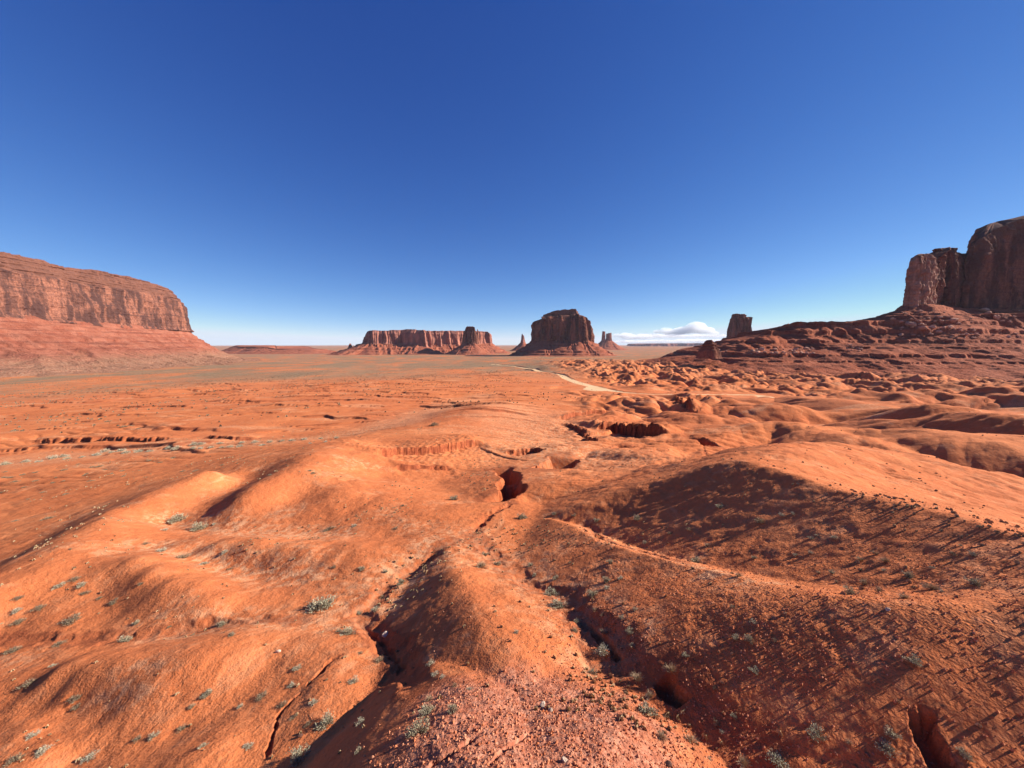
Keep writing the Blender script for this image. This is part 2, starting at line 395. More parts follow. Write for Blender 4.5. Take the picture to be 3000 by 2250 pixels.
trench([(1930,1985),(1964,2019),(2000,2062)], .5, .24, .6, .14, .5, 9)
trench([(1309,1590),(1270,1633),(1207,1672),(1120,1739),(1063,1787),(1063,1836),(1111,1874),(1159,1932),(1212,2000),(1290,2043)], .22, .6, .95, .35, 1.0, 10)
trench([(1063,1836),(1111,1874),(1135,1900),(1159,1932),(1185,1970)], .2, .13, .6, .12, .4, 11)
trench([(1000,1927),(964,1951),(882,2038),(820,2096),(800,2160),(771,2250)], .16, .05, .7, .10, .35, 12)
trench([(1386,1570),(1395,1548),(1430,1510),(1470,1485),(1505,1470)], .3, .45, .9, .3, .8, 13)
trench([(2723,2077),(2714,2130),(2714,2164),(2735,2215),(2752,2260)], .42, .17, .6, .1, .5, 14)
trench([(1723,1546),(1745,1565),(1791,1585),(1882,1609),(1988,1638)], .3, .6, .9, .3, .8, 15)
trench([(892,1821),(720,1832),(579,1840),(497,1865),(337,1874),(169,1879),(0,1874)], .12, .4, .9, .3, .8, 16)
trench([(2000,1270),(2060,1292),(2113,1335)], .1, .2, seed=17)
trench([(1400,2165),(1386,2173),(1313,2217),(1240,2262)], .16, .06, .6, .04, .3, 20)
trench([(1560,2150),(1480,2200),(1420,2262)], .08, .04, .6, .04, .3, 21)
# the road bed is cut a little into the slope
_rth = np.arctan2(ROADP[:, 0], ROADP[:, 1]); _rlr = np.log(np.hypot(ROADP[:, 0], ROADP[:, 1]))
ROADZ = CZ - Dbase(_rlr) + np.exp(_rlr) * kfield(_rth, _rlr) - .8
for _ in range(30):
    ROADZ[1:-1] = (ROADZ[:-2] + 2 * ROADZ[1:-1] + ROADZ[2:]) / 4
_rq = np.concatenate([[0], np.cumsum(np.hypot(*np.diff(ROADP, axis=0).T))])
LAYBY = np.array(hit(1705, 1138))
m, d, s, al, L = polydist(GX, GY, ROADP, 40)
d = np.minimum(d, np.maximum(0, np.hypot((GX[m] - LAYBY[0]) * .8, (GY[m] - LAYBY[1]) * .7) - 17))
wgt = 1 - sstep(4.6, 8.5, d + 1.2 * perlin(GX[m] / 6, GY[m] / 6, 260))
GZ[m] += wgt * (np.interp(al, _rq, ROADZ) - GZ[m])
# knob in front of the viewpoint: stony crust
kx, ky = hit(1560, 2180)
KNOB = (1 - sstep(1.7, 3.1, np.hypot((GX - kx) * .95, (GY - ky) * .8) + .5 * fbm(GX / 1.2, GY / 1.2, 270, 3))) * sstep(-.1, .1, GZ - (CZ - Dbase(LR)))
GZ += KNOB * (.022 * fbm(GX / .35, GY / .35, 271, 4) + .020 * billow(GX / .12, GY / .12, 275, 2))
# ------------------------------------------------------------------ helpers: meshes and nodes
def grid_mesh(name, X, Y, Z, mat, smooth=True, attrs=None, wrap=False):
    nr, nc = X.shape
    co = np.stack([X, Y, Z], -1).reshape(-1, 3).astype(F32)
    i = np.arange(nr - 1)[:, None] * nc
    j = np.arange(nc if wrap else nc - 1)[None, :]
    j2 = (j + 1) % nc
    quads = np.stack([i + j, i + j2, i + nc + j2, i + nc + j], -1).reshape(-1, 4)
    return raw_mesh(name, co, quads, mat, smooth, attrs)

def raw_mesh(name, co, faces, mat, smooth=True, attrs=None):
    me = bpy.data.meshes.new(name)
    co = np.ascontiguousarray(co, F32); faces = np.ascontiguousarray(faces, np.int32)
    n = faces.shape[1]
    me.vertices.add(len(co)); me.vertices.foreach_set('co', co.ravel())
    me.loops.add(faces.size); me.loops.foreach_set('vertex_index', faces.ravel())
    me.polygons.add(len(faces)); me.polygons.foreach_set('loop_start', np.arange(len(faces), dtype=np.int32) * n)
    if attrs:
        for k, v in attrs.items():
            a = me.attributes.new(k, 'FLOAT', 'POINT'); a.data.foreach_set('value', np.ascontiguousarray(v, F32).ravel())
    me.update(calc_edges=True)
    me.polygons.foreach_set('use_smooth', np.full(len(faces), smooth, bool))
    if mat: me.materials.append(mat)
    return me

def link(name, me, parent=None, **props):
    o = bpy.data.objects.new(name, me); COL.objects.link(o)
    if parent: o.parent = parent
    for k, v in props.items(): o[k] = v
    return o

def tag(o, label=None, category=None, group=None, kind=None):
    if label: o['label'] = label
    if category: o['category'] = category
    if group: o['group'] = group
    if kind: o['kind'] = kind
    return o

class NT:
    def __init__(self, name):
        self.m = bpy.data.materials.new(name); self.m.use_nodes = True
        self.t = self.m.node_tree; self.t.nodes.clear()
        self.out = self.n('ShaderNodeOutputMaterial')
    def n(self, typ, **kw):
        o = self.t.nodes.new(typ)
        for k, v in kw.items(): setattr(o, k, v)
        return o
    def put(self, node, key, v):
        if v is None: return
        s = node.inputs[key]
        if isinstance(v, bpy.types.NodeSocket): self.t.links.new(v, s)
        else: s.default_value = v
    def coord(self):
        return self.n('ShaderNodeTexCoord').outputs['Object']
    def mapping(self, v, scale, loc=(0, 0, 0)):
        m = self.n('ShaderNodeMapping'); self.put(m, 'Vector', v); m.inputs['Scale'].default_value = scale; m.inputs['Location'].default_value = loc
        return m.outputs[0]
    def noise(self, v, scale, detail=4, rough=.5, dist=0):
        o = self.n('ShaderNodeTexNoise'); self.put(o, 'Vector', v); self.put(o, 'Scale', scale); self.put(o, 'Detail', detail); self.put(o, 'Roughness', rough); self.put(o, 'Distortion', dist)
        return o.outputs['Fac']
    def vor(self, v, scale, feature='F1', out='Distance', rand=1):
        o = self.n('ShaderNodeTexVoronoi', feature=feature); self.put(o, 'Vector', v); self.put(o, 'Scale', scale); self.put(o, 'Randomness', rand)
        return o.outputs[out]
    def ramp(self, v, a, b, lo=0., hi=1.):
        o = self.n('ShaderNodeMapRange', interpolation_type='SMOOTHSTEP'); self.put(o, 0, v); self.put(o, 1, a); self.put(o, 2, b); self.put(o, 3, lo); self.put(o, 4, hi)
        return o.outputs[0]
    def math(self, op, a, b=0., c=None):
        o = self.n('ShaderNodeMath', operation=op); self.put(o, 0, a); self.put(o, 1, b)
        if c is not None: self.put(o, 2, c)
        return o.outputs[0]
    def mix(self, f, a, b, mode='MIX'):
        o = self.n('ShaderNodeMix', data_type='RGBA', blend_type=mode)
        self.put(o, 0, f)
        for k, v in ((6, a), (7, b)):
            self.put(o, k, v if isinstance(v, bpy.types.NodeSocket) else (*v, 1) if len(v) == 3 else v)
        return o.outputs[2]
    def attr(self, name):
        return self.n('ShaderNodeAttribute', attribute_name=name).outputs['Fac']
    def bump(self, h, strength, dist, normal=None):
        o = self.n('ShaderNodeBump'); self.put(o, 'Height', h); self.put(o, 'Strength', strength); self.put(o, 'Distance', dist); self.put(o, 'Normal', normal)
        return o.outputs[0]
    def finish(self, color, rough=.9, normal=None, spec=.1, **kw):
        b = self.n('ShaderNodeBsdfPrincipled')
        self.put(b, 'Base Color', color if isinstance(color, bpy.types.NodeSocket) else (*color, 1)); self.put(b, 'Roughness', rough); self.put(b, 'Normal', normal)
        self.put(b, 'Specular IOR Level', spec)
        for k, v in kw.items(): self.put(b, k, v)
        self.t.links.new(b.outputs[0], self.out.inputs[0])
        return self.m

# ------------------------------------------------------------------ light, sky, camera
W = bpy.data.worlds.new('World'); S.world = W; W.use_nodes = True
nt = W.node_tree; nt.nodes.clear()
wo = nt.nodes.new('ShaderNodeOutputWorld'); bg = nt.nodes.new('ShaderNodeBackground'); sk = nt.nodes.new('ShaderNodeTexSky')
sk.sky_type = 'NISHITA'; sk.sun_disc = False; sk.sun_elevation = SUN_EL; sk.sun_rotation = SUN_AZ
sk.altitude = 5000; sk.air_density = 1.0; sk.dust_density = 0; sk.ozone_density = 3.0
SKY_STRENGTH = .06; EXPOSURE = 1.05
bg.inputs['Strength'].default_value = SKY_STRENGTH
# the sky's own colour through the camera's tone response, channel by channel
sep = nt.nodes.new('ShaderNodeSeparateColor'); comb = nt.nodes.new('ShaderNodeCombineColor')
nt.links.new(sk.outputs[0], sep.inputs[0])
for i, (gm_, gn_, top_) in enumerate(((1.468, .0735, .72), (1.134, .1030, .83), (.709, .2337, .93))):
    pw = nt.nodes.new('ShaderNodeMath'); pw.operation = 'POWER'; pw.inputs[1].default_value = gm_
    ml = nt.nodes.new('ShaderNodeMath'); ml.operation = 'MULTIPLY'; ml.inputs[1].default_value = gn_ / (SKY_STRENGTH * 2 ** EXPOSURE)
    nt.links.new(sep.outputs[i], pw.inputs[0]); nt.links.new(pw.outputs[0], ml.inputs[0]); mn = nt.nodes.new('ShaderNodeMath'); mn.operation = 'MINIMUM'; mn.inputs[1].default_value = top_ / (SKY_STRENGTH * 2 ** EXPOSURE)
    nt.links.new(ml.outputs[0], mn.inputs[0]); nt.links.new(mn.outputs[0], comb.inputs[i])
nt.links.new(comb.outputs[0], bg.inputs[0]); nt.links.new(bg.outputs[0], wo.inputs[0])
sl = bpy.data.lights.new('sun', 'SUN'); sl.energy = 5.0; sl.angle = math.radians(.53); sl.color = (1, .94, .85)
so = bpy.data.objects.new('sun', sl); COL.objects.link(so)
so.location = (400, -100, 600)
so.rotation_euler = (math.pi / 2 - SUN_EL, 0, math.pi - SUN_AZ)
cam = bpy.data.cameras.new('camera'); co_ = bpy.data.objects.new('camera', cam); COL.objects.link(co_)
cam.sensor_width = 36; cam.lens = F / 3000 * 36; cam.clip_start = .1; cam.clip_end = 200000
co_.location = (0, 0, CZ); co_.rotation_euler = (math.pi / 2 - PITCH, 0, 0)
S.camera = co_
S.view_settings.view_transform = 'Standard'; S.view_settings.look = 'None'; S.view_settings.gamma = 1
S.view_settings.exposure = EXPOSURE

# ------------------------------------------------------------------ ground sheet
def ground_material():
    t = NT('red_clay'); v = t.coord()
    big = t.noise(v, .011, 5, .55); mid = t.noise(v, .09, 6, .6, .4); small = t.noise(v, .9, 8, .62); fine = t.noise(v, 9, 6, .65)
    col = t.mix(t.ramp(mid, .35, .68), (.50, .136, .044), (.62, .192, .065))
    col = t.mix(t.ramp(big, .38, .68, 0, .55), col, (.45, .115, .043))
    col = t.mix(t.ramp(small, .52, .74, 0, .6), col, (.62, .255, .115))
    col = t.mix(t.ramp(small, .45, .25, 0, .5), col, (.40, .095, .032))
    col = t.mix(t.ramp(fine, .35, .75, 0, .5), col, (.56, .20, .085), 'MIX')
    str_ = t.noise(t.mapping(v, (.35, .12, .6)), 1, 7, .68, .8)
    col = t.mix(t.ramp(str_, .60, .72, 0, .7), col, (.66, .29, .135))
    # pale sand in the washes, dark red in the ledges, dusty sage on the plain
    sp = t.noise(v, 2.1, 6, .7)
    col = t.mix(t.math('MULTIPLY', t.attr('pale'), t.ramp(sp, .42, .62)), col, (.64, .33, .17))
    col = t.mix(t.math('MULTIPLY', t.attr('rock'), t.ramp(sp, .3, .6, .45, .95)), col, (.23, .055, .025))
    s1 = t.noise(t.mapping(v, (1, .55, 1)), .010, 6, .65, .5); s2 = t.noise(v, .22, 5, .7)
    sc = t.math('MULTIPLY', t.attr('scrub'), t.ramp(t.math('ADD', t.math('MULTIPLY', s1, .75), t.math('MULTIPLY', s2, .35)), .42, .62))
    col = t.mix(sc, col, t.mix(t.ramp(s2, .4, .65), (.21, .130, .070), (.33, .215, .125)))
    kn = t.mix(t.ramp(t.noise(v, 5, 6, .7), .4, .66), (.33, .105, .062), (.52, .24, .15))
    col = t.mix(t.math('MULTIPLY', t.attr('knob'), .85), col, kn)
    h = t.math('ADD', t.math('MULTIPLY', t.noise(v, 11, 6, .7), .5), t.math('MULTIPLY', t.vor(v, 21, 'SMOOTH_F1'), -.35))
    nrm = t.bump(h, .8, .045)
    peb = t.math('MULTIPLY', t.attr('stony'), t.math('ADD', t.ramp(t.vor(v, 8.5), .42, .05), t.math('MULTIPLY', t.noise(v, 5.5, 5, .7), .8)))
    nrm = t.bump(peb, .7, .03, nrm)
    col = t.mix(t.math('MULTIPLY', t.attr('stony'), t.ramp(t.vor(v, 8.5, 'F1', 'Color'), .78, .84, 0, .5)), col, (.54, .21, .105))
    nrm = t.bump(t.noise(v, 1.3, 6, .6), .5, .12, nrm)
    nrm = t.bump(t.noise(v, .3, 8, .62), .55, .9, nrm)
    return t.finish(col, .95, nrm, .05)
MAT_GROUND = ground_material()
SCRUB = np.maximum(SCRUB, sstep(math.log(430), math.log(1000), LR + .35 * fbm(GX / 260, GY / 260, 400, 3)) * (1 - bad * .8))
for pts, wd in (([(-100,1368),(0,1358),(300,1330),(500,1310),(800,1298),(1000,1278),(1100,1255),(1250,1216),(1350,1178),(1420,1160)], 9),
                ([(1542,1271),(1610,1316),(1678,1345)], 8), ([(1309,1590),(1270,1633),(1207,1672),(1120,1739),(1063,1787)], 1.6), ([(1480,1180),(1560,1230),(1600,1280)], 12),
                ([(1386,1570),(1448,1633),(1545,1700),(1665,1739),(1709,1807),(1791,1884)], 1.0), ([(892,1821),(720,1832),(579,1840),(497,1865)], .8),
                ([(1723,1546),(1791,1585),(1882,1609),(1988,1638),(2190,1690)], .7), ([(482,1537),(627,1546),(723,1566),(870,1568),(1000,1566)], 1.2), ([(463,1609),(554,1633),(675,1662),(795,1686),(920,1688)], .9)):
    m, d, s, al, L = polydist(GX, GY, smooth_line(hitline(pts), 50), wd * 3)
    PALE[m] = np.maximum(PALE[m], .85 - .85 * sstep(wd * .2, wd * 2.2, d + wd * .5 * fbm(GX[m] / wd, GY[m] / wd, 410, 3)))
NEARP = 1 - sstep(math.log(50), math.log(100), LR)
PALE = np.maximum(PALE, NEARP * (.55 - .25 * right) * sstep(.12, .75, fbm(GX / 5.5, GY / 3.4, 425, 4)))
PALE = np.maximum(PALE, .75 * sstep(.34, .6, fbm(GX / 30, GY / 14, 420, 4)) * sstep(math.log(60), math.log(120), LR))
gm = grid_mesh('ground', GX, GY, GZ, MAT_GROUND, True, dict(scrub=SCRUB, pale=PALE, rock=ROCK, knob=KNOB, stony=STONY))
tag(link('ground', gm), 'rolling orange red clay badlands running out to a flat scrub plain', kind='structure')

# height of the finished ground anywhere, and the first ground point a sight line meets
_tf = np.arange(len(_th)); 
def ground_z(x, y):
    x = np.asarray(x, float); y = np.asarray(y, float)
    th = np.arctan2(x, y); lr = np.log(np.hypot(x, y))
    u = np.interp(th, _th, np.arange(len(_th))); v = np.interp(lr, _lr, np.arange(len(_lr)))
    i = np.minimum(v.astype(int), len(_lr) - 2); j = np.minimum(u.astype(int), len(_th) - 2); a = v - i; b = u - j
    return GZ[i, j] * (1 - a) * (1 - b) + GZ[i + 1, j] * a * (1 - b) + GZ[i, j + 1] * (1 - a) * b + GZ[i + 1, j + 1] * a * b
_gl = np.linspace(math.log(2), math.log(9000), 7000)
def ground_hit(px, py):
    x, y, z = ray(px, py); th = math.atan2(x, y); w = -z / math.hypot(x, y)
    r = np.exp(_gl); zz = ground_z(r * math.sin(th), r * math.cos(th))
    idx = np.nonzero((CZ - zz) / r <= w)[0]
    q = r[idx[0]] if len(idx) else 9000.
    return q * math.sin(th), q * math.cos(th), float(CZ - w * q)
# ------------------------------------------------------------------ buttes and mesas
def cliff_material(name, base, dark, pale, vs=1.0, streak=.75, band=.5):
    t = NT(name); v = t.coord()
    vert = t.noise(t.mapping(v, (.045 * vs, .045 * vs, .004 * vs)), 1, 7, .62, .4)
    patch = t.noise(t.mapping(v, (.012 * vs, .012 * vs, .009 * vs)), 1, 5, .6, .6)
    fine = t.noise(v, .25 * vs, 8, .65)
    hor = t.noise(t.mapping(v, (.0035 * vs, .0035 * vs, .16 * vs)), 1, 6, .6)
    col = t.mix(t.ramp(fine, .3, .7), base, pale)
    col = t.mix(t.ramp(t.math('ADD', t.math('MULTIPLY', vert, .6), t.math('MULTIPLY', patch, .4)), .41, .56, 0, streak), col, dark)
    col = t.mix(t.ramp(hor, .52, .68, 0, band), col, dark)
    top = t.attr('cap')
    col = t.mix(t.math('MULTIPLY', top, t.ramp(hor, .35, .6, .55, 1)), col, tuple(.55 * c + .35 * e for c, e in zip(dark, pale)))
    nrm = t.bump(t.math('ADD', t.math('MULTIPLY', vert, .5), t.math('ADD', t.math('MULTIPLY', fine, .35), t.math('MULTIPLY', hor, .35))), .9, 5 / vs)
    return t.finish(col, .95, nrm, .05)

def talus_material(name, base, dark, pale, scrub_z=None):
    t = NT(name); v = t.coord()
    a = t.noise(v, .03, 7, .62); b = t.noise(v, .25, 6, .7); hor = t.noise(t.mapping(v, (.004, .004, .13)), 1, 6, .6)
    col = t.mix(t.ramp(a, .35, .65), base, pale)
    col = t.mix(t.ramp(hor, .50, .66, 0, .7), col, dark)
    col = t.mix(t.ramp(b, .55, .75, 0, .6), col, tuple(1.25 * c for c in pale))
    col = t.mix(t.ramp(b, .42, .28, 0, .6), col, dark)
    if scrub_z:
        g = t.n('ShaderNodeSeparateXYZ'); t.put(g, 0, v)
        f = t.math('MULTIPLY', t.ramp(t.math('ADD', g.outputs['Z'], t.math('MULTIPLY', t.math('SUBTRACT', a, .5), 60)), scrub_z[0], scrub_z[1], .9, 0), t.ramp(b, .25, .6, .35, 1))
        col = t.mix(f, col, t.mix(t.ramp(b, .4, .65), (.235, .120, .070), (.33, .185, .115)))
    sp = t.vor(v, .16); sp2 = t.vor(v, .42)
    col = t.mix(t.math('MULTIPLY', t.ramp(sp, .26, .16), t.ramp(a, .45, .6)), col, tuple(1.35 * c for c in pale))
    col = t.mix(t.math('MULTIPLY', t.ramp(sp2, .30, .18), t.ramp(b, .45, .55)), col, tuple(1.2 * c for c in pale))
    nrm = t.bump(t.math('ADD', t.math('ADD', a, t.math('MULTIPLY', t.ramp(sp, .3, .1), .25)), t.math('MULTIPLY', b, .5)), .9, 6)
    return t.finish(col, .95, nrm, .05)

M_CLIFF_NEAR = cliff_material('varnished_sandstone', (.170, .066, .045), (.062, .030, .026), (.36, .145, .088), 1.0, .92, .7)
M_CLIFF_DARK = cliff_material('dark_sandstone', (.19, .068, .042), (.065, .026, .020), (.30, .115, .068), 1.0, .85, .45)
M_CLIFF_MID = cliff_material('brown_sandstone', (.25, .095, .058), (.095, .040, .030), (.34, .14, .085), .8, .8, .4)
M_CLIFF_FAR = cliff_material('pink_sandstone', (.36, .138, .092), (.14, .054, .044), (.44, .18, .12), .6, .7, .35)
M_CLIFF_TAN_LIT = cliff_material('tan_sandstone_painted_lit', (.36, .17, .11), (.15, .07, .05), (.46, .235, .155), 1.2, .7, .4)  # greyer tan rock, its colour also lightened to imitate sun on the tower front
M_TALUS = talus_material('red_talus', (.29, .082, .042), (.15, .040, .024), (.34, .115, .064))
M_TALUS_SCRUB = talus_material('red_talus_with_scrub', (.25, .074, .042), (.13, .038, .026), (.32, .118, .072), (48, 84))

def ring(P, n, round_=6):
    P = np.asarray(P, float); Q = np.vstack([P, P[:1]])
    t = np.concatenate([[0], np.cumsum(np.hypot(*np.diff(Q, axis=0).T))]); q = np.linspace(0, t[-1], n, endpoint=False)
    R_ = np.stack([np.interp(q, t, Q[:, i]) for i in (0, 1)], 1)
    for _ in range(round_):
        R_ = (np.roll(R_, 1, 0) + 2 * R_ + np.roll(R_, -1, 0)) / 4
    T = np.roll(R_, -1, 0) - np.roll(R_, 1, 0); T /= np.hypot(T[:, 0], T[:, 1])[:, None]
    return R_, np.stack([T[:, 1], -T[:, 0]], 1), q

def per(x, seed, octv=3):
    return fbm(x, x * .13 + 3.1, seed, octv)

def cliff_mesh(name, outline, spine, ztop, zbase, profile, mat, n=700, m=90, ribs=(30, 9, .5), cracks=(16, 4), strata=2.0, cap_from=.8, seed=0, sink=14, lump=0, rise=0, round_=6, blocks=0):
    R_, N, s = ring(outline, n, round_)
    X0, Y0 = R_[:, 0], R_[:, 1]
    zt = np.array([ztop(*p) for p in R_]); zb = np.array([zbase(*p) for p in R_]) - sink
    t = np.linspace(0, 1, m)[:, None]
    s_, = (s[None, :],)
    Z = zb + t * (zt - zb)
    inset = np.interp(t[:, 0], [p[0] for p in profile], [p[1] for p in profile])[:, None]
    L, A, pw = ribs
    warp = .35 * fbm(s_ / (L * 2), Z / (L * 3), seed + 1, 2)
    big = fbm(s_ / L + warp, Z / (L * 9), seed + 2, 3)
    rib = A * (np.abs(big) ** pw * np.sign(big))
    Lc, Ac = cracks
    cr = perlin(s_ / Lc + .5 * warp, Z / (Lc * 12), seed + 5)
    crack = -Ac * (1 - sstep(0, .10, np.abs(cr))) * sstep(-.1, .3, perlin(s_ / (Lc * 4), Z / (Lc * 9), seed + 6))
    hor = strata * fbm(s_ / 160, Z / 6.0, seed + 8, 3) * (.35 + sstep(cap_from - .08, cap_from + .02, t) * 1.1)
    hor = hor + .5 * strata * fbm(s_ / 9, Z / 9, seed + 12, 3)
    fadeup = 1 - .55 * sstep(cap_from, 1, t)
    big2 = lump * fbm(s_ / 70, Z / 60, seed + 15, 3)
    off = -inset + (rib + crack) * fadeup + hor + big2
    if blocks:
        off = off + blocks * np.round(2.2 * fbm(s_ / 26, Z / 42, seed + 30, 2)) * .5 + .5 * blocks * np.round(2 * fbm(s_ / 11, Z / 15, seed + 33, 2)) * .5
    X = X0 + N[:, 0] * off; Y = Y0 + N[:, 1] * off
    Z = Z + strata * .5 * fbm(s_ / 40, Z / 30, seed + 18, 2) * sstep(.9, 1, t)
    Z = Z + strata * 1.6 * np.round(1.4 * fbm(s_ / 55, s_ * 0 + 2.2, seed + 19, 3)) * .7 * sstep(.93, .97, t)
    # cap: close in towards the spine
    a, b = np.array(spine[0], float), np.array(spine[1], float); d = b - a; l2 = max(d @ d, 1e-6)
    Xr, Yr, Zr = X[-1], Y[-1], Z[-1]
    u = np.clip(((Xr - a[0]) * d[0] + (Yr - a[1]) * d[1]) / l2, 0, 1)
    Cx, Cy = a[0] + u * d[0], a[1] + u * d[1]
    rows = []
    for f in (.06, .14, .25, .4, .6, .8, .97):
        x = Xr + (Cx - Xr) * f; y = Yr + (Cy - Yr) * f
        rows.append((x, y, Zr + (np.array([ztop(p, q) for p, q in zip(x, y)]) - zt) * min(1, f * 2) + rise * sstep(0, .5, f) + strata * .6 * fbm(x / 30, y / 30, seed + 21, 3)))
    X = np.vstack([X] + [r[0] for r in rows]); Y = np.vstack([Y] + [r[1] for r in rows]); Z = np.vstack([Z] + [r[2] for r in rows])
    cap = np.vstack([np.broadcast_to(sstep(cap_from - .03, cap_from + .05, t), (m, n)), np.ones((len(rows), n)) * .6])
    return grid_mesh(name, X, Y, Z, mat, True, dict(cap=cap), wrap=True)

def talus_mesh(name, outline, ztop, zfoot, width, mat, n=500, m=60, benches=(), gully=(38, 10), curve=1.5, seed=0, round_=14):
    R_, N, s = ring(outline, n, round_)
    for _ in range(20):
        N = (np.roll(N, 1, 0) + 2 * N + np.roll(N, -1, 0)) / 4
    N /= np.hypot(N[:, 0], N[:, 1])[:, None]
    q = np.linspace(0, 1, m)[:, None]; s_ = s[None, :]
    W_ = np.array([width(*p) for p in R_]) * (1 + .12 * fbm(s / 90, s * 0 + 1.5, seed + 1, 3)); zt = np.array([ztop(*p) for p in R_]); zf = np.array([zfoot(*p) for p in R_])
    D = -12 + (W_ + 12) * q
    Z = zt + (zf - zt) * (1 - (1 - q) ** curve)
    L, A = gully
    g = np.abs(fbm(s_ / L + .3 * fbm(s_ / 60, D / 50, seed + 2, 2), D / (L * 6), seed + 3, 3)) - .3
    Z = Z + A * g * sstep(0, .25, q) * (1 - .75 * sstep(.6, 1, q)) + .12 * A * fbm(s_ / 8, D / 8, seed + 6, 3)
    for zc, th in benches:      # a hard layer: the slope stands up there, and runs flatter just above
        zz = zc + 3 * fbm(s / 60, s * 0 + zc, seed + 9, 2)[None, :]
        e = (Z - zz) / th
        k = sstep(-.2, .3, perlin(s / 70, s * 0 + zc * 1.3, seed + 11))[None, :] * .8 + .2
        Z = Z + k * th * (sstep(-.12, .12, e) - .5 - np.clip(e, -1, 1) * .5) * (np.abs(e) < 1)
    X = R_[:, 0] + N[:, 0] * D; Y = R_[:, 1] + N[:, 1] * D
    return grid_mesh(name, X, Y, Z, mat, True, None, wrap=True)

def interp_x(tab):
    xs = np.array([p[0] for p in tab], float); zs = np.array([p[1] for p in tab], float)
    return lambda x, y: float(np.interp(x, xs, zs))

def sil(Y, pts):
    """heights by X from points of an outline seen Y metres ahead"""
    out = []
    for px, py in pts:
        x, _, z = at(px, py, Y); out.append((x, z))
    return interp_x(out)

def thing(name, loc, label, category, group=None):
    o = bpy.data.objects.new(name, None); COL.objects.link(o); o.location = loc; o.empty_display_size = 5
    return tag(o, label, category, group)
def child(name, me, par):
    o = link(name, me, par); o.location = -par.location
    return o

def zoom3(x, y): return 1500 + x / 3.687, 850 + y / 3.687
def zoom2(x, y): return 900 + x / 3.687, 850 + y / 3.687
def zoom4(x, y): return 2000 + x / 3.687, 850 + y / 3.687
def foot(off=-4.0): return lambda x, y: float(CZ - Dbase(math.log(math.hypot(x, y)))) + off

# broad butte in the middle
o = thing('butte', (353, 2740, 20), 'broad dark brown butte with flat stepped cap, largest rock on the middle horizon', 'butte')
OUT = [(141,2760),(152,2670),(198,2612),(285,2622),(330,2588),(372,2600),(440,2566),(516,2592),(551,2660),(553,2800),(520,2900),(260,2910),(165,2860)]
zt = sil(2640, [zoom3(*p) for p in ((240,318),(262,306),(300,292),(400,268),(500,275),(620,262),(700,258),(760,270),(815,288),(840,322),(880,360))])
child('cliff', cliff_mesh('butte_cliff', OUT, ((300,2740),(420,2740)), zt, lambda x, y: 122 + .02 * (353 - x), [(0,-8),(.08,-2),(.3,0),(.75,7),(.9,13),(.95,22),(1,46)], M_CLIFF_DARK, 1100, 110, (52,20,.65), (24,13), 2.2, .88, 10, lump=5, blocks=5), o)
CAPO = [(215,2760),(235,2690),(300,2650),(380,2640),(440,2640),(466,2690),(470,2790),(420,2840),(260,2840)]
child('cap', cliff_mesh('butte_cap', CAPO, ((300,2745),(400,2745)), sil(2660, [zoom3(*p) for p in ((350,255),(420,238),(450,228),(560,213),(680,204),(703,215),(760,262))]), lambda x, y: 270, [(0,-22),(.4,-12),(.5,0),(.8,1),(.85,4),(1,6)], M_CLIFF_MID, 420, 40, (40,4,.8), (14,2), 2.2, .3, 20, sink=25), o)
child('talus', talus_mesh('butte_talus', OUT, lambda x, y: 130, foot(-6), lambda x, y: 195, M_TALUS, 800, 90, ((92,14),(50,16),(34,9)), (34,15), 1.45, 30), o)

# long mesa left of it
o = thing('mesa', (-700, 3600, 15), 'long flat topped pink mesa with dark vertical cracks behind the small dark butte', 'mesa')
OUT = [(at(1066,1000,3150)[0],3160),(at(1090,1000,3130)[0],3130),(at(1180,1000,3200)[0],3200),(at(1246,1000,3170)[0],3170),(at(1250,1000,3300)[0],3290),(at(1340,1000,3400)[0],3400),(at(1436,1000,3560)[0],3560),(at(1439,1000,3700)[0],3760),(-300,4100),(-1200,4000),(-1330,3500)]
zt = sil(3300, [zoom2(*p) for p in ((600,498),(612,500),(640,496),(655,512),(680,500),(692,452),(720,442),(950,440),(1100,426),(1180,426),(1240,438),(1690,433),(1840,433),(1940,436),(1985,462))])
zb = sil(3300, [zoom2(*p) for p in ((600,560),(1000,566),(1240,572),(1300,600),(1700,572),(1985,566))])
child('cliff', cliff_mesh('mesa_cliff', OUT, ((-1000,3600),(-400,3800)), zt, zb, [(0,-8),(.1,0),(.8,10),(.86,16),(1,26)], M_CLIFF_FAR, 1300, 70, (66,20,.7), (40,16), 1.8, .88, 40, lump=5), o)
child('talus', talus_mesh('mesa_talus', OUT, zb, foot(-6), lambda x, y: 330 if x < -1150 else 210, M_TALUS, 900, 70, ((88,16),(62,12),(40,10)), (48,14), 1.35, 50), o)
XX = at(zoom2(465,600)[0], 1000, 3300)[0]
child('pinnacle', cliff_mesh('mesa_pinnacle', [(XX-14,3290),(XX,3275),(XX+14,3290),(XX+8,3310),(XX-8,3310)], ((XX,3292),(XX+1,3293)), sil(3290,[zoom2(440,590),zoom2(470,575),zoom2(480,585)]), lambda x, y: 70, [(0,-6),(1,6)], M_CLIFF_FAR, 60, 24, (14,3,.8), (9,2), 1, .8, 55), o)

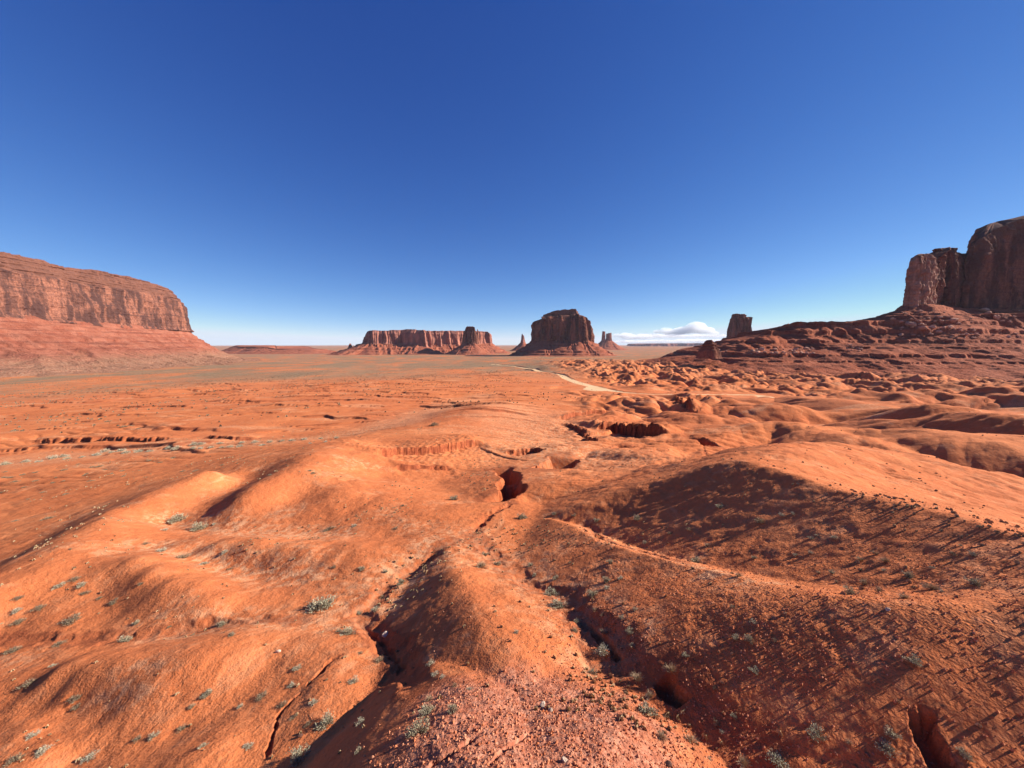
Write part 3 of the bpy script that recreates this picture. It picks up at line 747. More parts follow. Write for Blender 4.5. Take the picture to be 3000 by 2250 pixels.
# small dark butte in front of the long mesa
o = thing('butte', (-330, 3140, 20), 'small dark square butte with a thin thumb of rock in front of the long mesa', 'butte')
X1, X2 = at(1354,1000,3080)[0], at(1396,1000,3080)[0]
OUT = [(X1-4,3130),(X1+8,3095),(X1+60,3060),(X2-8,3055),(X2+2,3080),(X2,3160),(X2-40,3190),(X1+10,3180)]
zt = sil(3080, [zoom2(*p) for p in ((1675,440),(1690,438),(1700,400),(1720,391),(1790,392),(1812,405),(1826,438))])
child('cliff', cliff_mesh('butte_cliff', OUT, ((X1+45,3125),(X2-40,3125)), zt, lambda x, y: 110, [(0,-8),(.1,-2),(.7,5),(.76,10),(1,14)], M_CLIFF_DARK, 360, 70, (30,10,.7), (17,8), 1.6, .74, 60), o)
X3 = at(zoom2(1836,0)[0], 1000, 3080)[0]
child('thumb', cliff_mesh('butte_thumb', [(X3-8,3130),(X3-2,3118),(X3+7,3122),(X3+8,3136),(X3,3142)], ((X3,3130),(X3+1,3130)), sil(3125,[zoom2(1828,440),zoom2(1835,418),zoom2(1842,432)]), lambda x, y: 108, [(0,-12),(.5,-3),(1,3)], M_CLIFF_MID, 60, 40, (10,2,.8), (7,1.5), 1, .8, 66), o)
child('talus', talus_mesh('butte_talus', OUT, lambda x, y: 112, foot(-5), lambda x, y: 165, M_TALUS, 420, 70, ((94,10),(56,12),(36,10)), (30,10), 1.25, 70), o)

# thin spire and the pair of towers, far off
o = thing('rock_spire', (144, 5000, 15), 'thin pointed rock spire on a red cone left of the broad butte', 'rock spire')
OUT = [(at(1526.5,1000,5000)[0],5000),(at(1532,1000,5000)[0],4978),(at(1537.5,1000,5000)[0],5000),(at(1533,1000,5000)[0],5025)]
zt = sil(5000, [zoom3(*p) for p in ((97,520),(103,478),(109,468),(115,486),(122,488),(130,492),(134,510))])
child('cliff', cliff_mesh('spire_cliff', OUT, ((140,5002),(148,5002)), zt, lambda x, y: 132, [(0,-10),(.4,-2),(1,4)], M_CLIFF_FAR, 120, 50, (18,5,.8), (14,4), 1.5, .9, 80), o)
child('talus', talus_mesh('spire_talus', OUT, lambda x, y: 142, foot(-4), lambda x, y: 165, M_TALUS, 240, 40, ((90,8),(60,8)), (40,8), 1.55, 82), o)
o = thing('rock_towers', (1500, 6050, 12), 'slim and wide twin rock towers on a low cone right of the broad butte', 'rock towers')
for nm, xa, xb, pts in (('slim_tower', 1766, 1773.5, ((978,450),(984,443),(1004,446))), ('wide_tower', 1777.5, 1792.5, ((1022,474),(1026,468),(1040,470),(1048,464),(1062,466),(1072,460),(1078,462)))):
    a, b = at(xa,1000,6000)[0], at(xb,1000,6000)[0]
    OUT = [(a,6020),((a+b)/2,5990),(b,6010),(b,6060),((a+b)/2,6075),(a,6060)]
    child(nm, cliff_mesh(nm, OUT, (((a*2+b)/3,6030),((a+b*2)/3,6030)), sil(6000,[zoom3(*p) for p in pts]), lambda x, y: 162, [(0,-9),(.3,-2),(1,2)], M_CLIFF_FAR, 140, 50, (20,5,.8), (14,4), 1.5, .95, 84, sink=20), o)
a, b = at(1765,1000,6000)[0], at(1794,1000,6000)[0]
OUT = [(a,6020),((a+b)/2,5985),(b,6010),(b,6070),((a+b)/2,6080),(a,6070)]
child('talus', talus_mesh('towers_talus', OUT, lambda x, y: 168, foot(-4), lambda x, y: 290, M_TALUS, 260, 40, ((100,8),(60,10)), (50,10), 1.9, 88), o)

# butte that rises behind the right hand hillside
o = thing('butte', (1370, 2360, 20), 'tall narrow butte with a blocky cap behind the right hillside, right of the white clouds', 'butte')
XA, XB = at(2146,1000,2300)[0], at(2203,1000,2300)[0]
OUT = [(XA,2330),(XA+22,2300),(XA+62,2292),(XA+80,2304),(XB-26,2284),(XB,2310),(XB+2,2380),(XB-50,2420),(XA+30,2415)]
zt = sil(2320, [zoom4(*p) for p in ((500,312),(520,304),(540,294),(560,286),(600,290),(680,288),(700,300),(722,318),(742,340))])
child('cliff', cliff_mesh('butte_cliff', OUT, ((XA+50,2350),(XB-45,2350)), zt, lambda x, y: 143, [(0,-6),(.1,-1),(.6,7),(.9,14),(1,22)], M_CLIFF_MID, 420, 80, (26,14,.65), (16,12), 1.8, .93, 90), o)
XC, XD = at(zoom4(556,0)[0],1000,2320)[0], at(zoom4(692,0)[0],1000,2320)[0]
child('cap', cliff_mesh('butte_cap', [(XC,2350),(XC+14,2326),(XD-14,2322),(XD,2345),(XD-10,2380),(XC+12,2385)], ((XC+30,2352),(XD-30,2352)), sil(2330,[zoom4(*p) for p in ((555,262),(572,252),(600,256),(680,258),(692,284))]), lambda x, y: 268, [(0,0),(.35,-1),(.4,2),(.7,-1),(1,5)], M_CLIFF_MID, 220, 40, (16,5,.7), (11,4), 2.6, .4, 96, sink=8), o)
child('talus', talus_mesh('butte_talus', OUT, lambda x, y: 146, foot(-5), lambda x, y: 190, M_TALUS, 300, 50, ((100,12),(60,10)), (34,10), 1.4, 98), o)

# far plateau on the right and low rises on the left, at the edge of sight
OUT = [at(1862,1012,16000)[:2], at(1930,1012,15400)[:2], at(1990,1012,15800)[:2], at(2060,1012,15300)[:2], at(2130,1012,15600)[:2], at(2300,1012,16000)[:2], at(2300,1012,19000)[:2], at(1840,1012,19000)[:2]]
o = thing('plateau', (7000, 16500, 5), 'faint blue flat plateau on the horizon under the white clouds', 'plateau')
child('cliff', cliff_mesh('plateau_cliff', OUT, ((6500,17300),(9500,17300)), sil(15700,[(1850,1013),(1870,1009.5),(1900,1007),(1960,1006),(2200,1005.5)]), lambda x, y: 40, [(0,-60),(.45,0),(.5,0),(1,30)], M_CLIFF_FAR, 900, 30, (420,160,.8), (180,70), 4, .95, 110, sink=60), o)
o = thing('low_mesa', (-2200, 3500, 10), 'low red rise between the big left mesa and the long pink mesa', 'low mesa')
OUT = [at(690,1022,3700)[:2], at(760,1022,3500)[:2], at(850,1024,3450)[:2], at(915,1026,3500)[:2], at(960,1026,3700)[:2], at(900,1022,4300)[:2], at(690,1022,4300)[:2]]
child('talus', talus_mesh('low_mesa_talus', OUT, sil(3600,[(650,1012),(690,1016),(760,1015),(800,1016),(830,1021),(890,1024),(960,1023),(1000,1022)]), foot(-4), lambda x, y: 190, M_TALUS, 500, 40, ((62,7),(45,6)), (60,6), 1.3, 120), o)
R_, N_, s_q = ring(OUT, 120, 14)
c_ = R_.mean(0); zz_ = np.array([sil(3600,[(650,1012),(690,1016),(760,1015),(800,1016),(830,1021),(890,1024),(960,1023),(1000,1022)])(*p) for p in R_])
Xc = np.stack([c_[0] + (R_[:, 0] - c_[0]) * f for f in (1.02, .7, .35, .02)]); Yc = np.stack([c_[1] + (R_[:, 1] - c_[1]) * f for f in (1.02, .7, .35, .02)])
child('top', grid_mesh('low_mesa_top', Xc, Yc, np.stack([zz_ - 1.5, zz_, zz_, zz_]), M_TALUS, True, None, True), o)

# great mesa on the left
o = thing('mesa', (-1800, 1250, 30), 'great red cliffed mesa on the left with dark desert varnish and a layered rim', 'mesa')
OUT = [(-1900,520),(-1500,640),(-1322,820),(-1331,1000),(-1352,1110),(-1385,1300),(-1402,1390),(-1424,1500),(-1436,1612),(-1464,1718),(-1570,1815),(-1900,1865),(-2400,1700),(-2500,900)]
def zt_left(x, y): return float(np.interp(y, [500,1000,1100,1180,1200,1300,1480,1500,1600,1660,1710,1760,1900], [352,340,343,341,336,342,352,346,342,334,318,292,260]))
def zb_left(x, y): return float(np.interp(y, [500,1000,1300,1500,1700,1900], [190,181,170,172,170,160]))
child('cliff', cliff_mesh('mesa_cliff', OUT, ((-1900,1000),(-1900,1500)), zt_left, zb_left, [(0,-44),(.06,-36),(.5,-31),(.70,-27),(.72,-19),(.80,-16),(.815,-8),(.9,-4),(.915,6),(1,9)], M_CLIFF_NEAR, 2400, 170, (70,9,.7), (34,6), 2.2, .72, 130, lump=5, blocks=3.5), o)
OUTL = ring(OUT, 200)[0] + 34 * ring(OUT, 200)[1]
child('talus', talus_mesh('mesa_talus', OUTL, lambda x, y: zb_left(x, y) + 4, lambda x, y: 26., lambda x, y: float(np.interp(y, [600,1300,1700,1900], [520,440,260,240])), M_TALUS_SCRUB, 1500, 150, ((160,12),(146,9),(130,9),(112,8),(96,6)), (30,11), 2.3, 140), o)

# great cliffs on the right
o = thing('butte', (1300, 1150, 150), 'massive red brown cliffed butte on the right with a tower block in front', 'butte')
OUT = [(1008,1000),(1030,980),(1062,986),(1106,1006),(1122,1024),(1170,1046),(1240,1072),(1275,1092),(1330,1098),(1420,1112),(1500,1122),(1580,1116),(1660,1060),(1900,1060),(2000,1450),(1700,1450),(1200,1160),(1090,1060)]
TW = [(999,998),(1013,978),(1037,978),(1067,990),(1089,1006),(1103,1032),(1142,1080),(1187,1130),(1137,1120),(1049,1040)]
child('tower_block', cliff_mesh('tower_block', TW, ((1062,1020),(1130,1085)), interp_x([(990,304),(1002,318),(1014,324),(1050,325),(1066,324),(1078,320),(1100,318)]), lambda x, y: 192., [(0,-7),(.05,-1),(.4,1),(.8,4),(.94,8),(1,16)], M_CLIFF_TAN_LIT, 620, 130, (42,5,.7), (24,3.5), 1.0, .94, 150, lump=3, round_=2, rise=3, blocks=4.5), o)
MB = [(1112,1036),(1140,1040),(1150,1046),(1158,1074),(1170,1078),(1176,1056),(1192,1054),(1210,1068),(1225,1098),(1335,1132),(1420,1240),(1350,1240),(1200,1110)]
child('middle_block', cliff_mesh('middle_block', MB, ((1200,1090),(1350,1200)), interp_x([(1100,332),(1112,340),(1140,344),(1152,354),(1180,358),(1210,358),(1290,360)]), lambda x, y: 192., [(0,-6),(.05,-1),(.5,2),(.88,5),(.95,10),(1,18)], M_CLIFF_DARK, 700, 130, (46,5,.7), (24,4), 1.0, .94, 152, lump=3, round_=2, rise=2, blocks=4.5), o)
GW = [(1262,1104),(1272,1092),(1295,1090),(1330,1098),(1420,1112),(1500,1122),(1580,1116),(1660,1060),(1900,1060),(2100,1500),(1765,1500),(1485,1290),(1335,1160),(1282,1124)]
child('great_wall', cliff_mesh('great_wall', GW, ((1500,1240),(1800,1290)), interp_x([(1255,372),(1275,372),(1300,386),(1330,404),(1370,425),(1400,438),(1450,455),(1500,472),(1600,488),(1900,500)]), lambda x, y: 192., [(0,-6),(.05,-1),(.5,2),(.8,5),(.86,8),(.93,9),(1,15)], M_CLIFF_DARK, 1500, 130, (80,7,.7), (44,5), 1.4, .86, 154, lump=6, round_=10, rise=4, blocks=4.5), o)

# ------------------------------------------------------------------ ledged hillside under the right hand cliffs
def poly_dist(x, y, P):
    P = np.vstack([P, P[:1]]); best = np.full(x.shape, 1e9); inside = np.zeros(x.shape, bool)
    for a, b in zip(P[:-1], P[1:]):
        d = b - a; l2 = d @ d
        t = np.clip(((x - a[0]) * d[0] + (y - a[1]) * d[1]) / l2, 0, 1)
        best = np.minimum(best, np.hypot(x - a[0] - d[0] * t, y - a[1] - d[1] * t))
        c = (a[1] > y) != (b[1] > y)
        inside ^= c & (x < (b[0] - a[0]) * (y - a[1]) / (b[1] - a[1] + 1e-9) + a[0])
    return np.where(inside, -best, best)
hx = np.arange(330, 1760, 2.2); hy = np.concatenate([np.arange(430, 960, 1.4), np.arange(960, 1260, 3.0)])
HX, HY = np.meshgrid(hx, hy)
crest = np.interp(HX, [(p - 1500) / F * 950 for p in (2040,2090,2138,2190,2228,2249,2282,2305,2312,2380,2461,2553,2580,2600,2700)], [72,92,107.6,118,121,128,130,139,149,151,154,154,160,170,176])
nx = 46 * fbm(HX / 190, HY / 260, 500, 2) + 14 * (billow(HX / 46, HY / 120, 505, 3) - .35) * 2
sy = HY + nx + .10 * (900 - HX).clip(-300, 300)
u = np.interp(sy, [470,600,690,745,800,860,905,950,2000], [-.12,0,.14,.28,.42,.58,.76,1.0,1.0])
h = 42 + (crest - 42) * u
h = h - .10 * np.maximum(0, HY - 975)
dq = poly_dist(HX, HY, np.array(OUT, float)) + 10 * fbm(HX / 50, HY / 50, 510, 3)
apron = 198 - .60 * np.maximum(dq - 6, 0) + 0 * dq
k_ = 9.0
h = np.maximum(h, apron) + k_ * np.exp(-np.abs(h - apron) / k_) * .3
h += 2.3 * (billow(HX / 30 + .4 * perlin(HX / 60, HY / 60, 514), HY / 95, 515, 3) - .33) * sstep(430, 560, HY)
# hard layers stand up as ledges
lev = [(66, 3.0, 1), (77.5, 6.5, 2), (92, 3.2, 3), (106, 6.0, 4), (118, 2.5, 8), (128, 9.5, 5), (149, 9.0, 6), (172, 4, 7), (188, 5, 9)]
hb = h.copy(); lrock = np.zeros_like(h)
for z0, thick, sd in lev:
    zz = z0 + 1.2 * fbm(HX / 70, HY / 70, 520 + sd, 2)
    e = (hb - zz) / (thick * 1.15)
    kk = .45 + .55 * sstep(-.35, .2, perlin(HX / 85 + sd, HY / 85, 530 + sd))
    kk = kk * (1 + .35 * perlin(HX / 7, HY / 7, 540 + sd))
    h += kk * thick * (sstep(-.10, .10, e) - .5 - np.clip(e, -1, 1) * .5) * (np.abs(e) < 1)
    lrock = np.maximum(lrock, (1 - sstep(.12, .3, np.abs(e))) * kk)
h += .9 * fbm(HX / 16, HY / 16, 550, 3) + .35 * fbm(HX / 4.5, HY / 4.5, 555, 2)
edge = sstep(330, 470, HX + .12 * (HY - 800)) * sstep(430, 560, HY)
hg = ground_z(HX, HY)
h = hg - 6 + (h - hg + 6) * edge
M_HILL = talus_material('red_hillside', (.28, .072, .032), (.12, .032, .018), (.36, .115, .058))
HS_Z = h
tag(link('hillside', grid_mesh('hillside', HX, HY, h, M_HILL)), kind='structure')
def hill_hit(px, py):
    x, y, z = ray(px, py)
    t = np.arange(430 / y, 1250 / y, .4)
    X_, Y_, Z_ = x * t, y * t, CZ + z * t
    i = np.clip(np.searchsorted(hy, Y_) - 1, 0, len(hy) - 2); j = np.clip(((X_ - hx[0]) / 2.2).astype(int), 0, len(hx) - 2)
    k = np.nonzero(HS_Z[i, j] >= Z_)[0]
    if not len(k): return None
    k = k[0]
    return X_[k], Y_[k], float(HS_Z[i[k], j[k]])

# layered outcrop at the tip of that hillside
XA, XB = at(2066,1020,800)[0], at(2096,1020,800)[0]
o = thing('rock_outcrop', ((XA+XB)/2, 815, 78), 'small layered dark outcrop standing at the tip of the right hillside', 'rock outcrop')
OUT2 = [(XA,812),(XA+6,800),(XB-8,796),(XB+6,806),(XB+8,830),(XA+14,834)]
child('cliff', cliff_mesh('outcrop_cliff', OUT2, ((XA+12,815),(XB-8,815)), sil(805,[(2056,1005),(2064,999),(2072,996),(2092,996.5),(2098,1003),(2104,1006)]), lambda x, y: 84, [(0,-12),(.45,-7),(.5,-3.5),(.62,-4),(.66,-.5),(.78,-1),(.82,2.5),(.92,2),(.95,4),(1,6)], M_CLIFF_DARK, 260, 90, (9,1.6,.8), (6,1.2), .9, .45, 160, sink=14), o)

# ------------------------------------------------------------------ dirt road
def road_material():
    t = NT('pale_dirt_road'); v = t.coord()
    a = t.noise(v, .12, 6, .6); b = t.noise(v, 1.5, 6, .65)
    return t.finish(t.mix(t.ramp(b, .3, .7), t.mix(t.ramp(a, .35, .65), (.70, .45, .24), (.80, .58, .35)), (.62, .36, .17)), .95, t.bump(b, .4, .15), .05)
n = len(ROADP); T = np.gradient(ROADP, axis=0); T /= np.hypot(*T.T)[:, None]; NN = np.stack([-T[:, 1], T[:, 0]], 1)
q = np.linspace(-1, 1, 9)
lay = np.exp(-(np.hypot(ROADP[:, 0] - LAYBY[0], ROADP[:, 1] - LAYBY[1]) / 26) ** 2)
wl_ = 6.0 + .5 * per(np.arange(n) / 9., 600); 
sgn = np.sign(((LAYBY - ROADP) * NN).sum(1)[np.argmax(lay)])
offs = q[None, :] * wl_[:, None] + np.where(q[None, :] * sgn > 0, np.abs(q)[None, :] * lay[:, None] * 24 * sgn, 0)
RX = ROADP[:, 0:1] + NN[:, 0:1] * offs; RY = ROADP[:, 1:2] + NN[:, 1:2] * offs
RZ = ROADZ[:, None] + .10 - .05 * q[None, :] ** 2
RZ = np.maximum(RZ, ground_z(RX, RY) + .05)
tag(link('road', grid_mesh('road', RX, RY, RZ, road_material())), kind='structure')
# ------------------------------------------------------------------ plants
def plant_material(name, a, b, c):
    t = NT(name); v = t.coord()
    oi = t.n('ShaderNodeObjectInfo').outputs['Random']
    n1 = t.noise(v, 9, 3, .6)
    col = t.mix(t.ramp(n1, .35, .65), a, b)
    col = t.mix(t.ramp(oi, .3, 1, 0, .6), col, c)
    m = t.finish(col, .9, None, .1)
    return m
M_SAGE = plant_material('sage_leaves', (.29, .255, .165), (.42, .375, .255), (.38, .30, .18))
M_DRY = plant_material('dry_leaves', (.34, .25, .155), (.50, .39, .26), (.44, .30, .17))
M_DARK = plant_material('dull_leaves', (.20, .155, .095), (.31, .24, .15), (.30, .21, .125))
M_PALE = plant_material('silver_leaves', (.36, .31, .21), (.50, .45, .33), (.42, .35, .22))
M_TWIG = plant_material('twigs', (.16, .10, .065), (.24, .16, .105), (.20, .12, .075))

def blades(n, seed, spread, lean, length, width, base=.12, clump=0, flat=1.0):
    """leaf and stalk slivers growing out of one root crown"""
    r = np.random.default_rng(seed); co = []; fa = []
    cl = r.uniform(0, 2 * np.pi, max(clump, 1)); ct = r.uniform(.2, lean, max(clump, 1))
    for i in range(n):
        if clump:
            k = r.integers(clump); az = cl[k] + r.normal(0, .45); ti = ct[k] + r.normal(0, .22)
        else:
            az = r.uniform(0, 2 * np.pi); ti = lean * r.random() ** .6
        d = np.array([math.cos(az) * math.sin(ti), math.sin(az) * math.sin(ti), max(.04, math.cos(ti)) * flat])
        L = length * r.uniform(.55, 1.1)
        s0 = r.uniform(.0, spread); p = np.array([math.cos(az) * s0 * base, math.sin(az) * s0 * base, 0]) + d * L * s0
        side = np.cross(d, r.normal(size=3)); side /= np.linalg.norm(side) + 1e-6
        w = width * r.uniform(.6, 1.3); mid = p + d * L * .5 + r.normal(0, .03, 3) * L
        tip = p + d * L + np.array([0, 0, -.10 * L * math.sin(ti)])
        j = len(co)
        co += [p - side * w * .35, p + side * w * .35, mid + side * w, tip, mid - side * w]
        fa += [[j, j + 1, j + 2, j + 4], [j + 4, j + 2, j + 3, j + 3]]
    return np.array(co), fa
def poly_mesh(name, co, faces, mat):
    me = bpy.data.meshes.new(name)
    me.from_pydata([tuple(c) for c in co], [], [list(dict.fromkeys(f)) for f in faces]); me.materials.append(mat); me.update()
    return me
def leaves(n, seed, r_, h, length, width, clump=18, dome=.75):
    g = np.random.default_rng(seed); co = []; fa = []
    cl = g.normal(0, 1, (clump, 3)); cl /= np.linalg.norm(cl, axis=1)[:, None]; cl[:, 2] = np.abs(cl[:, 2]); cs = g.uniform(.25, 1, clump)
    for i in range(n):
        k = g.integers(clump); c = cl[k] * cs[k] + g.normal(0, .17, 3)
        p = np.array([c[0] * r_, c[1] * r_, max(.02, abs(c[2]) * h)])
        d = np.array([c[0], c[1], dome]) + g.normal(0, .45, 3); d /= np.linalg.norm(d)
        side = np.cross(d, g.normal(size=3)); side /= np.linalg.norm(side) + 1e-6
        L = length * g.uniform(.5, 1.2); w = width * g.uniform(.6, 1.3); j = len(co)
        co += [p - side * w * .4, p + side * w * .4, p + d * L * .6 + side * w * .5, p + d * L, p + d * L * .6 - side * w * .5]
        fa += [[j, j + 1, j + 2, j + 4], [j + 4, j + 2, j + 3, j + 3]]
    return np.array(co), fa
PLANTS = {}
def make_plant(key, i, mat, fol, tw):
    a = poly_mesh('foliage', *(leaves if 'h' in fol else blades)(seed=50 + i, **fol), mat); b = poly_mesh('stems', *blades(seed=90 + i, **tw), M_TWIG)
    ca, fa = (leaves if 'h' in fol else blades)(seed=50 + i, **fol); cb, fb = blades(seed=90 + i, **tw)
    c = poly_mesh('whole_plant', np.vstack([ca, cb]), fa + [[q + len(ca) for q in f] for f in fb], mat)
    PLANTS.setdefault(key, []).append((a, b, c))
for i in range(4):   # unit size: about one across
    make_plant('sage', i, M_SAGE, dict(n=1100, r_=.42, h=.40, length=.085, width=.022, clump=22), dict(n=90, spread=.1, lean=1.3, length=.46, width=.006))
    make_plant('dry', 10 + i, M_DRY, dict(n=520, spread=.45, lean=1.2, length=.42, width=.006, base=.35, clump=20), dict(n=40, spread=.1, lean=1.2, length=.40, width=.006))
    make_plant('dark', 20 + i, M_DARK, dict(n=620, r_=.46, h=.24, length=.075, width=.020, clump=13), dict(n=50, spread=.1, lean=1.4, length=.44, width=.008))
    make_plant('pale', 30 + i, M_PALE, dict(n=800, r_=.43, h=.33, length=.08, width=.022, clump=18), dict(n=40, spread=.1, lean=1.4, length=.40, width=.008))
NAMES = dict(sage=('sagebrush', 'shrub'), dry=('grass_tuft', 'grass tuft'), dark=('low_shrub', 'shrub'), pale=('pale_brush', 'shrub'))
WORDS = dict(sage='green grey sagebrush', dry='straw tuft', dark='low brown shrub', pale='silvery brush')
FOLD, STEMD = {}, {}
def place_plant(key, px, py, wpx, label, group=None, parts=True, squash=1.0):
    g = ground_hit(px, py)
    x, y, z = ray(px, py)
    dist = math.hypot(*g[:2]) / math.hypot(x, y)          # distance along the view axis
    size = wpx / F * dist * 1.15
    k = random.randrange(4); fol, stm, whole = PLANTS[key][k]
    nm, cat = NAMES[key]
    rz = random.uniform(0, 6.28); sc = (size, size * random.uniform(.85, 1.1), size * random.uniform(.75, 1.0) * squash)
    if parts:
        o = bpy.data.objects.new(nm, None); COL.objects.link(o); o.empty_display_size = .2
        for src, nme, reg in ((fol, 'foliage', FOLD), (stm, 'stems', STEMD)):
            kk = (key, k)
            if kk not in reg: reg[kk] = c = bpy.data.objects.new(nme, src)
            else: c = reg[kk].copy()
            COL.objects.link(c); c.parent = o
    else:
        o = bpy.data.objects.new(nm, whole); COL.objects.link(o)
    o.location = (g[0], g[1], float(ground_z(g[0], g[1])) - .02 * size); o.rotation_euler = (0, 0, rz); o.scale = sc
    tag(o, label, cat, group)
    return o

ZONES = [(270,1520,'on the pale crest of the far left hill'),(110,1760,'on the near flank of the left hill'),(620,1545,'in the hollow behind the smooth orange hill'),
 (800,1670,'along the thin drainage below the orange hill'),(330,1865,'along the drainage under the left hill'),(180,2060,'on the smooth lower left slope'),(620,2090,'by the drainage across the lower left slope'),
 (900,2120,'beside the dark crack in the lower left slope'),(1230,2130,'in the hollow beside the stony knob'),(1110,1780,'along the wash beside the central ridge'),(1160,1540,'on the flat where the washes meet'),
 (1480,1640,'at the head of the central gully'),(1620,1740,'on the floor of the central gully'),(1880,1990,'in the low part of the central gully'),(1540,1850,'on the sunny flank of the central ridge'),
 (1830,1730,'on the dark slope above the central gully'),(1820,1540,'at the foot of the rounded middle mounds'),(2150,1530,'on the shaded mound behind the big dark ridge'),(2330,1620,'in the shaded hollow behind the big dark ridge'),
 (2600,1690,'low in the shaded hollow by the right edge'),(2200,1860,'high on the big dark slope'),(2680,1950,'in the middle of the big dark slope'),(2560,2190,'low on the big dark slope'),(2120,2180,'at the foot of the big dark slope')]
Z4 = "s1955,640,165;s755,870,80;d355,893,70;d90,928,75;s1350,775,55;s1408,843,45;s830,770,40;d460,500,60;p500,535,60;d520,583,55;d115,615,60;p365,540,60;d245,672,70;p100,695,60;d120,757,70;d430,740,115;d690,640,60;d605,620,40;d860,533,38;s1205,185,85;s1080,130,85;d2000,193,70;d1110,360,80;p985,325,60;p1365,342,45;p1240,405,55;d1400,442,30;d2030,430,40;d885,287,40;p1000,205,40;p1300,172,30;d295,128,60;d95,152,28;d470,1218,75;d470,1276,55;s1258,1200,65;d1600,1205,75;d1110,1403,65;p1455,1280,40;g1170,1280,40;p1775,1148,50;p1805,1045,55;p1905,1250,55;d1720,1265,60;s1985,1365,110;d1790,1340,45;d1875,1380,55;s1815,1570,125;p1235,1512,55;p1515,1512,65;p1420,1632,75;p545,1580,85;p255,1548,75;p190,1455,65;d85,1590,90;p460,1630,100;p930,1455,65;d840,1470,55;p320,1030,40;d185,1125,85;s2060,820,40;d1170,845,30;d1030,795,30"
Z5 = "s520,1300,110;s480,1405,140;p545,1015,60;p570,1083,50;p612,1100,40;d690,1150,50;p780,1172,45;p80,1118,70;d115,955,35;d235,990,70;s40,820,90;s110,712,40;p205,685,60;d250,612,40;s365,520,60;s122,440,45;s270,460,35;d330,197,40;p80,178,40;d370,60,30;s685,12,60;s1095,125,65;s1295,110,35;s1415,120,30;s1550,150,40;s1800,130,60;s875,352,50;s950,412,50;g850,420,75;s1150,418,45;s1175,482,35;s1305,495,45;s1270,585,100;s1320,650,100;s1530,588,75;s1610,510,60;p1700,495,45;p1612,558,50;s1635,400,50;s1845,285,35;d2000,225,35;d1390,405,30;p1065,825,45;s1435,760,60;s1420,815,40;g1595,825,60;d1590,720,40;s1755,825,60;s1775,910,45;p1590,935,95;d1545,690,40;p1785,690,40;p1705,738,40;s1530,1070,60;g1800,1100,80;g2005,1050,80;g1875,1210,60;s1865,1300,130;d1975,1340,50;g1945,1455,70;s105,1548,45;s680,1290,80;g530,1235,60;s310,1640,60;p120,1370,60"
Z6 = "s1780,520,100;s1020,575,95;s1375,480,70;g1190,570,60;g1515,550,80;s470,152,62;p605,115,45;p675,107,35;s225,62,55;s80,390,75;g340,482,45;g1235,390,60;g1085,385,45;g1175,350,45;s910,465,45;p920,250,50;p785,255,45;p780,345,40;p685,355,40;p815,242,30;d1650,345,60;p1765,350,50;p1690,300,30;p1520,437,35;g1110,528,55;g935,525,30;p1225,450,35;p435,765,45;s325,862,58;s405,868,62;s1400,990,100;s435,1057,65;d310,670,40;d570,878,40;s20,968,45;s815,1428,100;s1275,1440,95;s1245,1525,110;s1710,1560,80;s590,1605,130;g1310,1635,110;g1015,1500,40;s310,1335,45;d200,1165,40;d215,1382,50;g1310,1250,30;g55,1485,80;p165,1600,35;g370,1610,80;p240,1435,40;s435,375,38;d45,200,40;g150,300,40;g830,468,30;g1350,610,60;p1580,580,35"
KEY = dict(s='sage', g='dry', d='dark', p='pale')
todo = []
for txt, ox in ((Z4, 0), (Z5, 1000), (Z6, 2000)):
    for w in txt.split(';'):
        x, y, wd = (float(v) for v in w[1:].split(','))
        px, py = ox + x / 2.074, 1450 + (y + wd * .28) / 2.074
        if not (-20 < px < 3020 and py < 2245): continue
        zone = min(ZONES, key=lambda q: (q[0] - px) ** 2 + (1.3 * (q[1] - py)) ** 2)[2]
        wp = wd / 2.074
        size = 'big' if wp > 48 else 'small' if wp < 26 else 'middling'
        todo.append((zone, KEY[w[0]], size, px, py, wp))
ORD = ['first', 'second', 'third', 'fourth', 'fifth', 'sixth', 'seventh', 'eighth', 'ninth', 'tenth', 'eleventh', 'twelfth']
buckets = {}
for q in todo: buckets.setdefault(q[:3], []).append(q)
for (zone, key, size), qs in buckets.items():
    qs.sort(key=lambda q: q[3])
    for i, q in enumerate(qs):
        lab = f'{size} {WORDS[key]} {zone}'
        if len(qs) > 1:
            lab = f'{size} {WORDS[key]} {zone}, ' + (f'{ORD[i]} from left' if len(qs) > 2 else ('left one' if i == 0 else 'right one'))
        if len(lab.replace(',', '').split()) > 16: print('LONG', lab)
        place_plant(key, q[3], q[4], q[5], lab, 'shrubs and tufts scattered over the near slopes', q[5] > 17)
# pale brush lining the dry wash on the left, and the scatter of dull shrubs this side of it
WASH = "45,790,60;170,775,50;245,775,40;345,752,60;410,742,50;440,755,40;530,745,35;630,732,60;680,708,50;720,715,40;780,705,60;810,718,50;900,710,60;965,708,40;1090,692,60;1150,690,60;1260,662,50;1300,663,50;1255,688,40;1300,690,40;1365,683,45;1440,682,35;1490,680,40;1555,675,50;1565,652,40;1430,655,40;1650,650,50;1700,668,40;1750,648,40;1825,640,35;1890,638,40;1970,630,40;2010,655,25;2110,645,30;2080,625,30;2180,620,40"
for w in WASH.split(';'):
    x, y, wd = (float(v) for v in w.split(','))
    place_plant('pale', x / 2.212, 1000 + (y + 8) / 2.212, wd / 2.212, 'silvery brush lining the dry wash across the left plain', 'pale brush along the dry wash', False)
DOTS = "35,842;70,878;140,862;230,845;230,900;155,942;415,830;415,900;365,878;345,912;505,793;600,810;640,808;680,828;720,855;795,835;805,868;560,855;545,865;590,900;275,975;430,985;185,1018;970,768;1040,780;1125,750;1265,835;1185,838;1440,798;1750,862;100,905;25,880;10,975;700,515;810,548;860,545;900,560;2010,835;2030,850"
